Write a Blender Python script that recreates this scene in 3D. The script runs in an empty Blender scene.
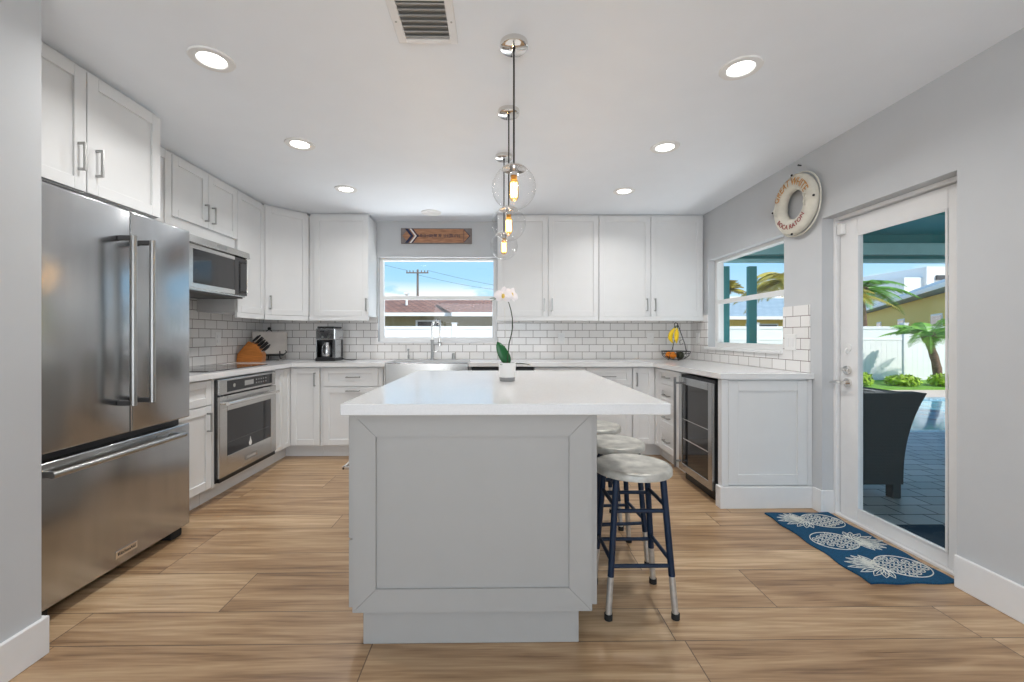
import bpy, bmesh, math, random
from mathutils import Vector, Matrix
random.seed(7)
PI = math.pi
C = bpy.context.scene.collection
S = bpy.context.scene

# ------------------------------------------------------------------ camera
cam_d = bpy.data.cameras.new('camera'); cam = bpy.data.objects.new('camera', cam_d); C.objects.link(cam)
cam.location = (0, 0, 1.175); cam.rotation_euler = (PI/2, 0, -math.atan(5.6/425))
cam_d.sensor_width = 36; cam_d.sensor_fit = 'HORIZONTAL'; cam_d.lens = 425/1024*36
cam_d.shift_x = 9.4/1024; cam_d.shift_y = -5/1024; cam_d.clip_start = .03; cam_d.clip_end = 500
S.camera = cam
# ------------------------------------------------------------------ world
W = bpy.data.worlds.new('sky'); S.world = W; W.use_nodes = True
nt = W.node_tree; nt.nodes.clear()
def N(nt, t, **kw):
    n = nt.nodes.new(t)
    for k, v in kw.items(): setattr(n, k, v)
    return n
tc = N(nt, 'ShaderNodeTexCoord'); sep = N(nt, 'ShaderNodeSeparateXYZ'); nt.links.new(tc.outputs['Generated'], sep.inputs[0])
ramp = N(nt, 'ShaderNodeValToRGB'); nt.links.new(sep.outputs[2], ramp.inputs[0])
e = ramp.color_ramp.elements
e[0].position = 0.0; e[0].color = (.66, .84, .97, 1); e[1].position = .9; e[1].color = (.12, .32, .72, 1)
m = ramp.color_ramp.elements.new(.14); m.color = (.36, .66, .93, 1)
mp = N(nt, 'ShaderNodeMapping'); mp.inputs['Scale'].default_value = (3.2, 3.2, 11); nt.links.new(tc.outputs['Generated'], mp.inputs[0])
ns = N(nt, 'ShaderNodeTexNoise'); ns.inputs['Scale'].default_value = 1.7; ns.inputs['Detail'].default_value = 7; nt.links.new(mp.outputs[0], ns.inputs[0])
cl = N(nt, 'ShaderNodeMapRange'); nt.links.new(ns.outputs['Fac'], cl.inputs[0]); cl.inputs[1].default_value = .46; cl.inputs[2].default_value = .52
low = N(nt, 'ShaderNodeMapRange'); nt.links.new(sep.outputs[2], low.inputs[0]); low.inputs[1].default_value = .125; low.inputs[2].default_value = .09
mul = N(nt, 'ShaderNodeMath', operation='MULTIPLY'); nt.links.new(cl.outputs[0], mul.inputs[0]); nt.links.new(low.outputs[0], mul.inputs[1])
mx = N(nt, 'ShaderNodeMixRGB'); nt.links.new(mul.outputs[0], mx.inputs[0]); nt.links.new(ramp.outputs[0], mx.inputs[1]); mx.inputs[2].default_value = (1, 1, 1, 1)
bg = N(nt, 'ShaderNodeBackground'); nt.links.new(mx.outputs[0], bg.inputs[0]); bg.inputs[1].default_value = 1.1
wo = N(nt, 'ShaderNodeOutputWorld'); nt.links.new(bg.outputs[0], wo.inputs[0])
# ------------------------------------------------------------------ sun and added fill lamps
sd = bpy.data.lights.new('sun', 'SUN'); sd.energy = 4.0; sd.angle = .01; sd.color = (1, .95, .86)
so = bpy.data.objects.new('sun', sd); C.objects.link(so); so.location = (8, -10, 12)
so.rotation_euler = Vector((-.65, 1, -1.25)).to_track_quat('-Z', 'Y').to_euler()
def area(name, loc, d, sx, sy, power, col=(1, 1, 1), shape='RECTANGLE', spread=PI):
    l = bpy.data.lights.new(name, 'AREA'); l.shape = shape; l.size = sx; l.size_y = sy; l.energy = power; l.color = col; l.spread = spread
    o = bpy.data.objects.new(name, l); C.objects.link(o); o.location = loc; o.rotation_euler = Vector(d).to_track_quat('-Z', 'Y').to_euler(); return o
area('fill_behind_camera', (-.2, -3.0, 1.25), (0, 1, .55), 3.4, 2.1, 76, (.9, .95, 1))  # added fill lamp behind the camera, tilted up to lift the ceiling
area('fill_rear_left', (-3.8, -1.2, 1.5), (1, .2, .5), 2.0, 1.6, 18, (.9, .95, 1))  # second added fill, out of view at rear left, also tilted up
area('fill_below_sink_window', (-.65, 5.7, .75), (0, -1, .55), 2.6, .8, 58, (.95, .98, 1))  # added lamp hidden outside below the sink window, brightens the back ceiling
area('fill_below_side_window', (2.95, 3.9, .6), (-1, 0, .6), 1.2, .6, 16, (.95, .98, 1))  # unseen extra lamp outside under the side window sill, aimed up and in
S.view_settings.view_transform = 'Standard'; S.view_settings.look = 'None'; S.view_settings.gamma = 1
S.view_settings.exposure = 0.20; S.view_settings.use_curve_mapping = False

# ------------------------------------------------------------------ materials
def mat(name, col, rough=.5, metal=0, noise=0, nscale=20, stretch=(1, 1, 1), bump=0, emit=None, es=1, coat=0, spec=.5, aniso=0, trans=0, ior=1.45, alpha=1):
    m = bpy.data.materials.new(name); m.use_nodes = True; nt = m.node_tree; p = nt.nodes['Principled BSDF']
    p.inputs['Base Color'].default_value = (*col, 1); p.inputs['Roughness'].default_value = rough; p.inputs['Metallic'].default_value = metal
    p.inputs['Specular IOR Level'].default_value = spec; p.inputs['Coat Weight'].default_value = coat; p.inputs['Coat Roughness'].default_value = .08
    p.inputs['Transmission Weight'].default_value = trans; p.inputs['IOR'].default_value = ior
    if aniso: p.inputs['Anisotropic'].default_value = aniso
    if emit: p.inputs['Emission Color'].default_value = (*emit, 1); p.inputs['Emission Strength'].default_value = es
    tc = N(nt, 'ShaderNodeTexCoord'); mp = N(nt, 'ShaderNodeMapping'); mp.inputs['Scale'].default_value = stretch
    n = N(nt, 'ShaderNodeTexNoise'); n.inputs['Scale'].default_value = nscale; n.inputs['Detail'].default_value = 4
    nt.links.new(tc.outputs['Object'], mp.inputs[0]); nt.links.new(mp.outputs[0], n.inputs[0])
    if noise:
        r = N(nt, 'ShaderNodeMapRange'); r.inputs[1].default_value = .3; r.inputs[2].default_value = .7; r.inputs[3].default_value = 1-noise; r.inputs[4].default_value = 1+noise
        nt.links.new(n.outputs['Fac'], r.inputs[0])
        v = N(nt, 'ShaderNodeVectorMath', operation='SCALE'); v.inputs[0].default_value = col; nt.links.new(r.outputs[0], v.inputs['Scale'])
        nt.links.new(v.outputs[0], p.inputs['Base Color'])
    r2 = N(nt, 'ShaderNodeMapRange'); r2.inputs[3].default_value = max(0, rough-.04); r2.inputs[4].default_value = rough+.04
    nt.links.new(n.outputs['Fac'], r2.inputs[0]); nt.links.new(r2.outputs[0], p.inputs['Roughness'])
    if bump:
        b = N(nt, 'ShaderNodeBump'); b.inputs['Strength'].default_value = bump; b.inputs['Distance'].default_value = .002
        nt.links.new(n.outputs['Fac'], b.inputs['Height']); nt.links.new(b.outputs[0], p.inputs['Normal'])
    return m
M = {}
M['wall'] = mat('wall_paint', (.56, .575, .59), .75, noise=.012, nscale=6, bump=.15)
M['ceil'] = mat('ceiling_paint', (.86, .90, .95), .85, noise=.01, nscale=5)
M['trim'] = mat('white_trim_paint', (.80, .80, .80), .4, noise=.01)
M['cab'] = mat('white_cabinet_lacquer', (.745, .75, .75), .38, noise=.01, nscale=8)
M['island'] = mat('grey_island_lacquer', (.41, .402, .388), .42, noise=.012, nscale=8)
M['quartz'] = mat('white_quartz', (.75, .75, .75), .14, noise=.03, nscale=180, spec=.6)
M['steel'] = mat('brushed_stainless', (.47, .48, .49), .22, 1, noise=.05, nscale=7, stretch=(2, 2, .3), bump=.05)
M['steelh'] = mat('brushed_stainless_horizontal', (.60, .59, .57), .26, 1, noise=.04, nscale=60, stretch=(.1, .1, 5), bump=.03)
M['nickel'] = mat('satin_nickel', (.42, .42, .41), .3, 1, noise=.02)
M['chrome'] = mat('polished_chrome', (.78, .76, .73), .09, 1, noise=.02)
M['black'] = mat('black_plastic', (.012, .012, .013), .4, noise=.05)
M['dark'] = mat('dark_grey_metal', (.06, .06, .062), .5, noise=.05)
M['bglass'] = mat('black_glass', (.012, .012, .014), .05, spec=.8, noise=.02)
M['oglass'] = mat('oven_glass', (.025, .025, .027), .08, spec=.6, noise=.02)
M['white'] = mat('white_plastic', (.82, .82, .81), .35, noise=.01)
M['navy'] = mat('navy_painted_metal', (.003, .016, .045), .5, noise=.15, nscale=30)
M['silver'] = mat('silver_painted_metal', (.55, .53, .50), .4, .6, noise=.15, nscale=30)
M['black_rubber'] = mat('black_rubber', (.015, .015, .015), .8, noise=.1)
M['wood'] = mat('orange_wood', (.48, .17, .035), .4, noise=.2, nscale=12, stretch=(1, 1, 8))
M['marble'] = mat('pale_marble', (.66, .62, .58), .3, noise=.1, nscale=8)
M['banana'] = mat('banana_skin', (.9, .62, .01), .5, noise=.12, nscale=25)
M['orange'] = mat('orange_peel', (.85, .25, .01), .5, noise=.1, nscale=60, bump=.3)
M['apple'] = mat('dark_avocado_skin', (.03, .035, .015), .5, noise=.2, nscale=40)
M['green'] = mat('orchid_leaf', (.012, .11, .03), .3, noise=.3, nscale=14, stretch=(1, 1, .3))
M['stem'] = mat('orchid_stem', (.045, .06, .03), .6, noise=.2)
M['petal'] = mat('white_petal', (.88, .84, .86), .6, noise=.03)
M['yel'] = mat('flower_throat', (.75, .55, .12), .6, noise=.1)
M['soil'] = mat('bark_mix', (.06, .035, .02), .9, noise=.4, nscale=60)
M['potgrey'] = mat('grey_saucer', (.28, .28, .28), .5, noise=.05)
M['ringw'] = mat('ring_buoy_canvas', (.70, .67, .58), .6, noise=.1, nscale=14, bump=.2)
M['rope'] = mat('rope_white', (.72, .70, .62), .7, noise=.1, nscale=60)
M['orgtxt'] = mat('orange_lettering', (.62, .30, .08), .6, noise=.1)
M['redtxt'] = mat('red_lettering', (.30, .03, .03), .6, noise=.1)
M['signw'] = mat('sign_board_wood', (.40, .20, .11), .6, noise=.35, nscale=9, stretch=(1, 1, 9))
M['signg'] = mat('weathered_sign_edge', (.22, .19, .18), .7, noise=.2, nscale=20)
M['navyp'] = mat('navy_paint', (.01, .018, .06), .6, noise=.1)
M['rug'] = mat('blue_rug_yarn', (.004, .065, .145), .95, noise=.35, nscale=160, bump=.8)
M['cream'] = mat('cream_yarn', (.74, .74, .68), .9, noise=.12, nscale=160, bump=.5)
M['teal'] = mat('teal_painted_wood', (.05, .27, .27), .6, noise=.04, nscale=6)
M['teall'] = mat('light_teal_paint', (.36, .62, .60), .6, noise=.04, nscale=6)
M['vinyl'] = mat('white_vinyl_fence', (.82, .82, .83), .45, noise=.01)
M['grass'] = mat('lawn', (.16, .33, .04), .9, noise=.3, nscale=20)
M['ground'] = mat('sandy_ground', (.42, .36, .28), .95, noise=.15, nscale=6)
M['coping'] = mat('pool_coping', (.62, .52, .43), .8, noise=.08, nscale=20)
M['water'] = mat('pool_water', (.15, .42, .52), .06, noise=.2, nscale=3, bump=.6, spec=.6)
M['wicker'] = mat('dark_wicker', (.010, .022, .022), .55, noise=.2, nscale=50, bump=.3)
M['cushion'] = mat('charcoal_cushion', (.03, .05, .055), .8, noise=.1, nscale=40)
M['mat'] = mat('dark_blue_doormat', (.008, .03, .06), .95, noise=.3, nscale=120)
M['yellow'] = mat('yellow_stucco', (.80, .60, .17), .8, noise=.04, nscale=8)
M['olive'] = mat('olive_stucco', (.34, .30, .16), .8, noise=.06, nscale=8)
M['fascia'] = mat('white_fascia', (.85, .85, .82), .5, noise=.01)
M['palml'] = mat('palm_leaf', (.19, .40, .05), .5, noise=.35, nscale=4)
M['palmy'] = mat('yellowing_palm_leaf', (.42, .34, .05), .5, noise=.5, nscale=3)
M['shrub'] = mat('yellow_green_shrub', (.30, .46, .03), .6, noise=.3, nscale=6)
M['tree'] = mat('tree_foliage', (.14, .24, .05), .7, noise=.4, nscale=3)
M['trunk'] = mat('palm_trunk', (.20, .13, .09), .9, noise=.4, nscale=25, bump=.6)
M['pole'] = mat('weathered_pole', (.20, .16, .14), .9, noise=.1)
M['lampglow'] = mat('lit_downlight_lens', (1, 1, 1), .5, emit=(1, .97, .92), es=6)
M['filament'] = mat('glowing_filament', (1, .7, .3), .5, emit=(1, .60, .20), es=14)
M['brass'] = mat('aged_brass', (.60, .40, .16), .3, 1, noise=.1)
M['louvre'] = mat('grey_louvre', (.34, .34, .33), .5, noise=.03)

def glassmat(name, tint=(1, 1, 1), refl=1.0, ior=5, rough=.0):
    m = bpy.data.materials.new(name); m.use_nodes = True; nt = m.node_tree; nt.nodes.clear()
    o = N(nt, 'ShaderNodeOutputMaterial'); mx = N(nt, 'ShaderNodeMixShader'); t = N(nt, 'ShaderNodeBsdfTransparent'); g = N(nt, 'ShaderNodeBsdfGlossy')
    f = N(nt, 'ShaderNodeLayerWeight'); f.inputs[0].default_value = .5; pw = N(nt, 'ShaderNodeMath', operation='POWER'); pw.inputs[1].default_value = ior; k = N(nt, 'ShaderNodeMath', operation='MULTIPLY_ADD'); k.inputs[1].default_value = refl; k.inputs[2].default_value = .02
    t.inputs[0].default_value = (*tint, 1); g.inputs['Roughness'].default_value = rough
    nt.links.new(f.outputs['Facing'], pw.inputs[0]); nt.links.new(pw.outputs[0], k.inputs[0]); nt.links.new(k.outputs[0], mx.inputs[0]); nt.links.new(t.outputs[0], mx.inputs[1]); nt.links.new(g.outputs[0], mx.inputs[2]); nt.links.new(mx.outputs[0], o.inputs[0])
    return m
M['pane'] = glassmat('window_glass', (.98, .985, .985), .25)
M['globe'] = glassmat('clear_globe_glass', (.97, .97, .97), .75, 3.5)
M['bulb'] = glassmat('amber_bulb_glass', (1, .84, .55), .5, 3)
M['carafe'] = glassmat('smoked_carafe_glass', (.5, .5, .5), .8, 3)

# wood plank floor: alternating narrow and wide rows, 1.2 m boards
def floor_material():
    m = bpy.data.materials.new('oak_plank_floor'); m.use_nodes = True; nt = m.node_tree; p = nt.nodes['Principled BSDF']; L = nt.links.new
    def math_(op, a, b=None, c=None):
        n = N(nt, 'ShaderNodeMath', operation=op)
        for i, x in enumerate((a, b, c)):
            if x is None: continue
            if isinstance(x, (int, float)): n.inputs[i].default_value = x
            else: L(x, n.inputs[i])
        return n.outputs[0]
    g = N(nt, 'ShaderNodeNewGeometry'); s = N(nt, 'ShaderNodeSeparateXYZ'); L(g.outputs['Position'], s.inputs[0])
    v = math_('DIVIDE', math_('SUBTRACT', s.outputs[1], 1.63-4.92), .492)
    vi = math_('FLOOR', v); vf = math_('FRACT', v)
    wide = math_('GREATER_THAN', vf, .395)
    row = math_('ADD', math_('MULTIPLY', vi, 2), wide)
    wn = N(nt, 'ShaderNodeTexWhiteNoise', noise_dimensions='1D'); L(math_('ADD', row, 3.7), wn.inputs['W'])
    u = math_('ADD', math_('DIVIDE', s.outputs[0], 1.2), math_('MULTIPLY', wn.outputs['Value'], 7))
    ui = math_('FLOOR', u); uf = math_('FRACT', u)
    cb = N(nt, 'ShaderNodeCombineXYZ'); L(ui, cb.inputs[0]); L(row, cb.inputs[1])
    w2 = N(nt, 'ShaderNodeTexWhiteNoise', noise_dimensions='2D'); L(cb.outputs[0], w2.inputs['Vector'])
    # seams
    e1 = math_('MULTIPLY', math_('MINIMUM', vf, math_('SUBTRACT', 1, vf)), .492)
    e2 = math_('MULTIPLY', math_('ABSOLUTE', math_('SUBTRACT', vf, .395)), .492)
    e3 = math_('MULTIPLY', math_('MINIMUM', uf, math_('SUBTRACT', 1, uf)), 1.2)
    seam = math_('LESS_THAN', math_('MINIMUM', math_('MINIMUM', e1, e2), e3), .0022)
    # grain
    cg = N(nt, 'ShaderNodeCombineXYZ'); L(math_('ADD', math_('MULTIPLY', s.outputs[0], 1.0), math_('MULTIPLY', w2.outputs['Value'], 40)), cg.inputs[0])
    L(math_('ADD', math_('MULTIPLY', s.outputs[1], 15), math_('MULTIPLY', row, 13.3)), cg.inputs[1])
    n1 = N(nt, 'ShaderNodeTexNoise'); n1.inputs['Scale'].default_value = 1.3; n1.inputs['Detail'].default_value = 5; n1.inputs['Distortion'].default_value = 1.2; L(cg.outputs[0], n1.inputs[0])
    cg2 = N(nt, 'ShaderNodeCombineXYZ'); L(math_('MULTIPLY', s.outputs[0], 4), cg2.inputs[0]); L(math_('ADD', math_('MULTIPLY', s.outputs[1], 90), math_('MULTIPLY', w2.outputs['Value'], 60)), cg2.inputs[1])
    n2 = N(nt, 'ShaderNodeTexNoise'); n2.inputs['Scale'].default_value = 1; n2.inputs['Detail'].default_value = 3; L(cg2.outputs[0], n2.inputs[0])
    # knots
    cg3 = N(nt, 'ShaderNodeCombineXYZ'); L(math_('MULTIPLY', s.outputs[0], 1.7), cg3.inputs[0]); L(math_('MULTIPLY', s.outputs[1], 4.5), cg3.inputs[1])
    n3 = N(nt, 'ShaderNodeTexNoise'); n3.inputs['Scale'].default_value = 2.1; n3.inputs['Detail'].default_value = 2; L(cg3.outputs[0], n3.inputs[0])
    knot = N(nt, 'ShaderNodeMapRange'); L(n3.outputs['Fac'], knot.inputs[0]); knot.inputs[1].default_value = .72; knot.inputs[2].default_value = .80
    r = N(nt, 'ShaderNodeValToRGB'); e = r.color_ramp.elements
    e[0].position = .26; e[0].color = (.17, .092, .045, 1); e[1].position = .72; e[1].color = (.64, .46, .285, 1)
    k = e.new(.43); k.color = (.37, .228, .122, 1); k = e.new(.56); k.color = (.48, .32, .182, 1)
    t = math_('ADD', math_('MULTIPLY', n1.outputs['Fac'], .72), math_('MULTIPLY', n2.outputs['Fac'], .36))
    L(math_('ADD', math_('SUBTRACT', t, .115), math_('MULTIPLY', w2.outputs['Value'], .17)), r.inputs[0])
    mx = N(nt, 'ShaderNodeMixRGB'); L(math_('MULTIPLY', knot.outputs[0], .6), mx.inputs[0]); L(r.outputs[0], mx.inputs[1]); mx.inputs[2].default_value = (.12, .06, .03, 1)
    mx2 = N(nt, 'ShaderNodeMixRGB'); L(math_('MULTIPLY', seam, .85), mx2.inputs[0]); L(mx.outputs[0], mx2.inputs[1]); mx2.inputs[2].default_value = (.10, .065, .04, 1)
    L(mx2.outputs[0], p.inputs['Base Color']); L(math_('ADD', math_('MULTIPLY', n2.outputs['Fac'], .15), .24), p.inputs['Roughness'])
    b = N(nt, 'ShaderNodeBump'); b.inputs['Strength'].default_value = .25; b.inputs['Distance'].default_value = .001
    L(math_('SUBTRACT', n2.outputs['Fac'], math_('MULTIPLY', seam, 2)), b.inputs['Height']); L(b.outputs[0], p.inputs['Normal'])
    return m
M['floor'] = floor_material()
def brick(name, ax, width, rh, off, c1, c2, cm, mort=.0025, rough=.12, zo=0, offset=.5, bump=.4, spec=.5):
    m = bpy.data.materials.new(name); m.use_nodes = True; nt = m.node_tree; p = nt.nodes['Principled BSDF']; L = nt.links.new
    g = N(nt, 'ShaderNodeNewGeometry'); s = N(nt, 'ShaderNodeSeparateXYZ'); L(g.outputs['Position'], s.inputs[0])
    c = N(nt, 'ShaderNodeCombineXYZ'); a = N(nt, 'ShaderNodeMath', operation='ADD'); a.inputs[1].default_value = off; L(s.outputs[ax[0]], a.inputs[0]); L(a.outputs[0], c.inputs[0])
    z = N(nt, 'ShaderNodeMath', operation='ADD'); z.inputs[1].default_value = zo; L(s.outputs[ax[1]], z.inputs[0]); L(z.outputs[0], c.inputs[1])
    b = N(nt, 'ShaderNodeTexBrick'); b.offset = offset; b.inputs['Scale'].default_value = 1; b.inputs['Brick Width'].default_value = width; b.inputs['Row Height'].default_value = rh
    b.inputs['Mortar Size'].default_value = mort; b.inputs['Mortar Smooth'].default_value = .2; b.inputs['Color1'].default_value = (*c1, 1); b.inputs['Color2'].default_value = (*c2, 1); b.inputs['Mortar'].default_value = (*cm, 1)
    L(c.outputs[0], b.inputs[0]); L(b.outputs['Color'], p.inputs['Base Color'])
    r = N(nt, 'ShaderNodeMapRange'); L(b.outputs['Fac'], r.inputs[0]); r.inputs[3].default_value = rough; r.inputs[4].default_value = .8; L(r.outputs[0], p.inputs['Roughness'])
    bp = N(nt, 'ShaderNodeBump'); bp.invert = True; bp.inputs['Strength'].default_value = bump; bp.inputs['Distance'].default_value = .002; L(b.outputs['Fac'], bp.inputs['Height']); L(bp.outputs[0], p.inputs['Normal'])
    p.inputs['Specular IOR Level'].default_value = spec
    return m
M['tileb'] = brick('subway_tile_back', (0, 2), .1555, .0795, 10.02, (.86, .84, .82), (.80, .78, .76), (.16, .12, .10), zo=-.92+.795)
M['tiles'] = brick('subway_tile_side', (1, 2), .1555, .0795, 10.0, (.84, .825, .81), (.79, .775, .76), (.16, .12, .10), zo=-.92+.795)
M['paver'] = brick('patio_paver', (0, 1), .24, .16, 20, (.42, .42, .44), (.30, .31, .33), (.09, .09, .10), mort=.006, rough=.5, zo=20, bump=.5)
M['rooftile'] = brick('red_roof_tile', (0, 1), .3, .35, 40, (.36, .18, .12), (.25, .12, .08), (.14, .08, .06), mort=.03, rough=.8, zo=3)
M['shingle'] = brick('blue_grey_shingle', (0, 1), .35, .3, 80, (.36, .46, .50), (.31, .40, .45), (.25, .33, .38), mort=.02, rough=.7, zo=3)

# ------------------------------------------------------------------ geometry helpers
class B:
    def __init__(s): s.bm = bmesh.new()
    def box(s, x0, y0, z0, x1, y1, z1, bev=0, seg=1):
        xs = sorted((x0, x1)); ys = sorted((y0, y1)); zs = sorted((z0, z1))
        r = bmesh.ops.create_cube(s.bm, size=1)['verts']
        for v in r:
            v.co = Vector((xs[0] if v.co.x < 0 else xs[1], ys[0] if v.co.y < 0 else ys[1], zs[0] if v.co.z < 0 else zs[1]))
        if bev:
            ed = list({e for v in r for e in v.link_edges}); bmesh.ops.bevel(s.bm, geom=ed, offset=bev, segments=seg, affect='EDGES', profile=.5)
        return s
    def prism(s, pts, z0, z1, holes=None):
        b = [s.bm.verts.new((x, y, z0)) for x, y in pts]; t = [s.bm.verts.new((x, y, z1)) for x, y in pts]; n = len(pts)
        s.bm.faces.new(b[::-1]); s.bm.faces.new(t)
        for i in range(n): s.bm.faces.new((b[i], b[(i+1) % n], t[(i+1) % n], t[i]))
        return s
    def prism_ax(s, pts, a0, a1, ax):          # polygon in the plane normal to axis ax (0: pts=(y,z); 1: pts=(x,z))
        f = (lambda p, a: (a, p[0], p[1])) if ax == 0 else (lambda p, a: (p[0], a, p[1]))
        b = [s.bm.verts.new(f(p, a0)) for p in pts]; t = [s.bm.verts.new(f(p, a1)) for p in pts]; n = len(pts)
        s.bm.faces.new(b[::-1]); s.bm.faces.new(t)
        for i in range(n): s.bm.faces.new((b[i], b[(i+1) % n], t[(i+1) % n], t[i]))
        return s
    def cyl(s, p0, p1, r0, r1=None, n=16, caps=True):
        p0, p1 = Vector(p0), Vector(p1); r1 = r0 if r1 is None else r1; q = (p1-p0).to_track_quat('Z', 'Y')
        a = [s.bm.verts.new(p0+q@Vector((r0*math.cos(2*PI*i/n), r0*math.sin(2*PI*i/n), 0))) for i in range(n)]
        b = [s.bm.verts.new(p1+q@Vector((r1*math.cos(2*PI*i/n), r1*math.sin(2*PI*i/n), 0))) for i in range(n)]
        for i in range(n): s.bm.faces.new((a[i], a[(i+1) % n], b[(i+1) % n], b[i]))
        if caps: s.bm.faces.new(a[::-1]); s.bm.faces.new(b)
        return s
    def tube(s, pts, r, n=8, closed=False, rs=None):
        pts = [Vector(p) for p in pts]; rings = []; m = len(pts); up = None
        for i, p in enumerate(pts):
            if closed: d = pts[(i+1) % m]-pts[i-1]
            else: d = (pts[min(i+1, m-1)]-pts[max(i-1, 0)])
            d.normalize()
            if up is None: up = Vector((0, 0, 1)) if abs(d.z) < .9 else Vector((1, 0, 0))
            x = d.cross(up)
            if x.length < 1e-4: x = d.cross(Vector((0, 1, 0)))
            x.normalize(); y = x.cross(d); up = y.copy(); rr = rs[i] if rs else r
            rings.append([s.bm.verts.new(p+rr*(math.cos(2*PI*k/n)*x+math.sin(2*PI*k/n)*y)) for k in range(n)])
        for i in range(m if closed else m-1):
            a, b = rings[i], rings[(i+1) % m]
            for k in range(n): s.bm.faces.new((a[k], a[(k+1) % n], b[(k+1) % n], b[k]))
        if not closed: s.bm.faces.new(rings[0][::-1]); s.bm.faces.new(rings[-1])
        return s
    def lathe(s, prof, n=32, o=(0, 0, 0), ax='Z', closed=False):
        o = Vector(o); rings = []
        for r, z in prof:
            ring = []
            for i in range(n):
                a = 2*PI*i/n; x, y = r*math.cos(a), r*math.sin(a)
                ring.append(s.bm.verts.new(o+(Vector((x, y, z)) if ax == 'Z' else Vector((z, x, y)) if ax == 'X' else Vector((x, z, y)))))
            rings.append(ring)
        for j in range(len(rings) if closed else len(rings)-1):
            a, b = rings[j], rings[(j+1) % len(rings)]
            for i in range(n): s.bm.faces.new((a[i], a[(i+1) % n], b[(i+1) % n], b[i]))
        bmesh.ops.remove_doubles(s.bm, verts=[v for r in rings for v in r], dist=1e-6)
        return s
    def ico(s, c, r, sub=2, sc=(1, 1, 1)):
        v = bmesh.ops.create_icosphere(s.bm, subdivisions=sub, radius=r)['verts']
        for a in v: a.co = Vector(c)+Vector((a.co.x*sc[0], a.co.y*sc[1], a.co.z*sc[2]))
        return s
    def face(s, pts): s.bm.faces.new([s.bm.verts.new(p) for p in pts]); return s
    def build(s, name, m, parent=None, smooth=False, loc=None, rz=0, recalc=True):
        if recalc: bmesh.ops.recalc_face_normals(s.bm, faces=s.bm.faces)
        me = bpy.data.meshes.new(name); s.bm.to_mesh(me); s.bm.free()
        o = bpy.data.objects.new(name, me); C.objects.link(o); me.materials.append(M[m] if isinstance(m, str) else m)
        if smooth:
            for p in me.polygons: p.use_smooth = True
            try: me.set_sharp_from_angle(angle=.7)
            except Exception: pass
        if parent: o.parent = parent
        if loc: o.location = loc
        if rz: o.rotation_euler = (0, 0, rz)
        return o
def thing(name, label, cat, loc=(0, 0, 0), rz=0, group=None):
    o = bpy.data.objects.new(name, None); C.objects.link(o); o.location = loc; o.rotation_euler = (0, 0, rz); o.empty_display_size = .1
    o['label'] = label; o['category'] = cat
    if group: o['group'] = group
    return o
def tag(o, label, cat, group=None, kind=None):
    o['label'] = label; o['category'] = cat
    if group: o['group'] = group
    if kind: o['kind'] = kind
    return o
def struct(o, label=None):
    o['kind'] = 'structure'
    if label: o['label'] = label; 
    return o
KIDS = {}
def dup(root, loc, rz=None, label=None, group=None, keep=True):
    def rec(o, par):
        c = o.copy(); C.objects.link(c)
        if par: c.parent = par
        for ch in [x for x in bpy.data.objects if x.parent == o and x is not c]: rec(ch, c)
        return c
    r = rec(root, None); r.location = loc
    if rz is not None: r.rotation_euler = (0, 0, rz)
    if label: r['label'] = label
    if group: r['group'] = group
    return r
def text_bm(txt, size, depth=.001):
    cu = bpy.data.curves.new('t', 'FONT'); cu.body = txt; cu.size = size; cu.extrude = depth; cu.align_x = 'CENTER'; cu.align_y = 'CENTER'
    o = bpy.data.objects.new('t', cu); C.objects.link(o); bpy.context.view_layer.update()
    me = bpy.data.meshes.new_from_object(o.evaluated_get(bpy.context.evaluated_depsgraph_get()))
    b = B(); b.bm.from_mesh(me); bpy.data.objects.remove(o); bpy.data.curves.remove(cu); bpy.data.meshes.remove(me); return b

# ------------------------------------------------------------------ room shell
ZC = 2.44
WB = 4.70; WR = 2.16; WL = -2.57
struct(B().box(-4.2, -3.2, -.12, WR+.26, WB+.18, 0).build('floor', 'floor'), 'light oak plank floor')
struct(B().box(-4.2, -3.2, ZC, WR+.26, WB+.18, ZC+.2).build('ceiling', 'ceil'), 'white flat ceiling')
WX0, WX1, WZ0, WZ1 = -1.31, 0.0, 1.11, 2.045
b = B(); b.box(WL-.2, WB, -.12, WX0, WB+.18, ZC); b.box(WX1, WB, -.12, WR+.26, WB+.18, ZC); b.box(WX0, WB, -.12, WX1, WB+.18, WZ0); b.box(WX0, WB, WZ1, WX1, WB+.18, ZC)
struct(b.build('wall_back', 'wall'), 'pale grey back wall')
RY0, RY1, RZ0, RZ1 = 3.17, 4.32, 1.06, 1.945      # side window
DY0, DY1, DZ = 1.968, 2.797, 1.955                 # door opening
b = B(); x0, x1 = WR, WR+.15
b.box(x0, -3.2, -.12, x1, DY0, ZC); b.box(x0, DY0, DZ, x1, DY1, ZC); b.box(x0, DY1, -.12, x1, RY0, ZC); b.box(x0, RY0, -.12, x1, RY1, RZ0); b.box(x0, RY0, RZ1, x1, RY1, ZC); b.box(x0, RY1, -.12, x1, WB, ZC)
struct(b.build('wall_right', 'wall'), 'pale grey right wall')
struct(B().box(WL-.2, 1.45, -.12, WL, WB, ZC).build('wall_left', 'wall'), 'pale grey wall behind the left cabinets')
b = B(); b.box(WL-.2, 1.45, 0, -1.675, 1.585, ZC); b.box(-1.80, .3, 0, -1.675, 1.45, ZC)
struct(b.build('wall_partition', 'wall'), 'grey partition wall end in the left foreground')
b = B(); b.box(-4.2, -3.2, 0, -2.1, -3.05, ZC); b.box(1.7, -3.2, 0, WR, -3.05, ZC); b.box(-2.1, -3.2, 2.2, 1.7, -3.05, ZC)
struct(b.build('wall_front', 'wall'))
struct(B().box(-4.2, -3.2, 0, -4.05, 1.45, ZC).build('wall_far_left', 'wall'))
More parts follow.
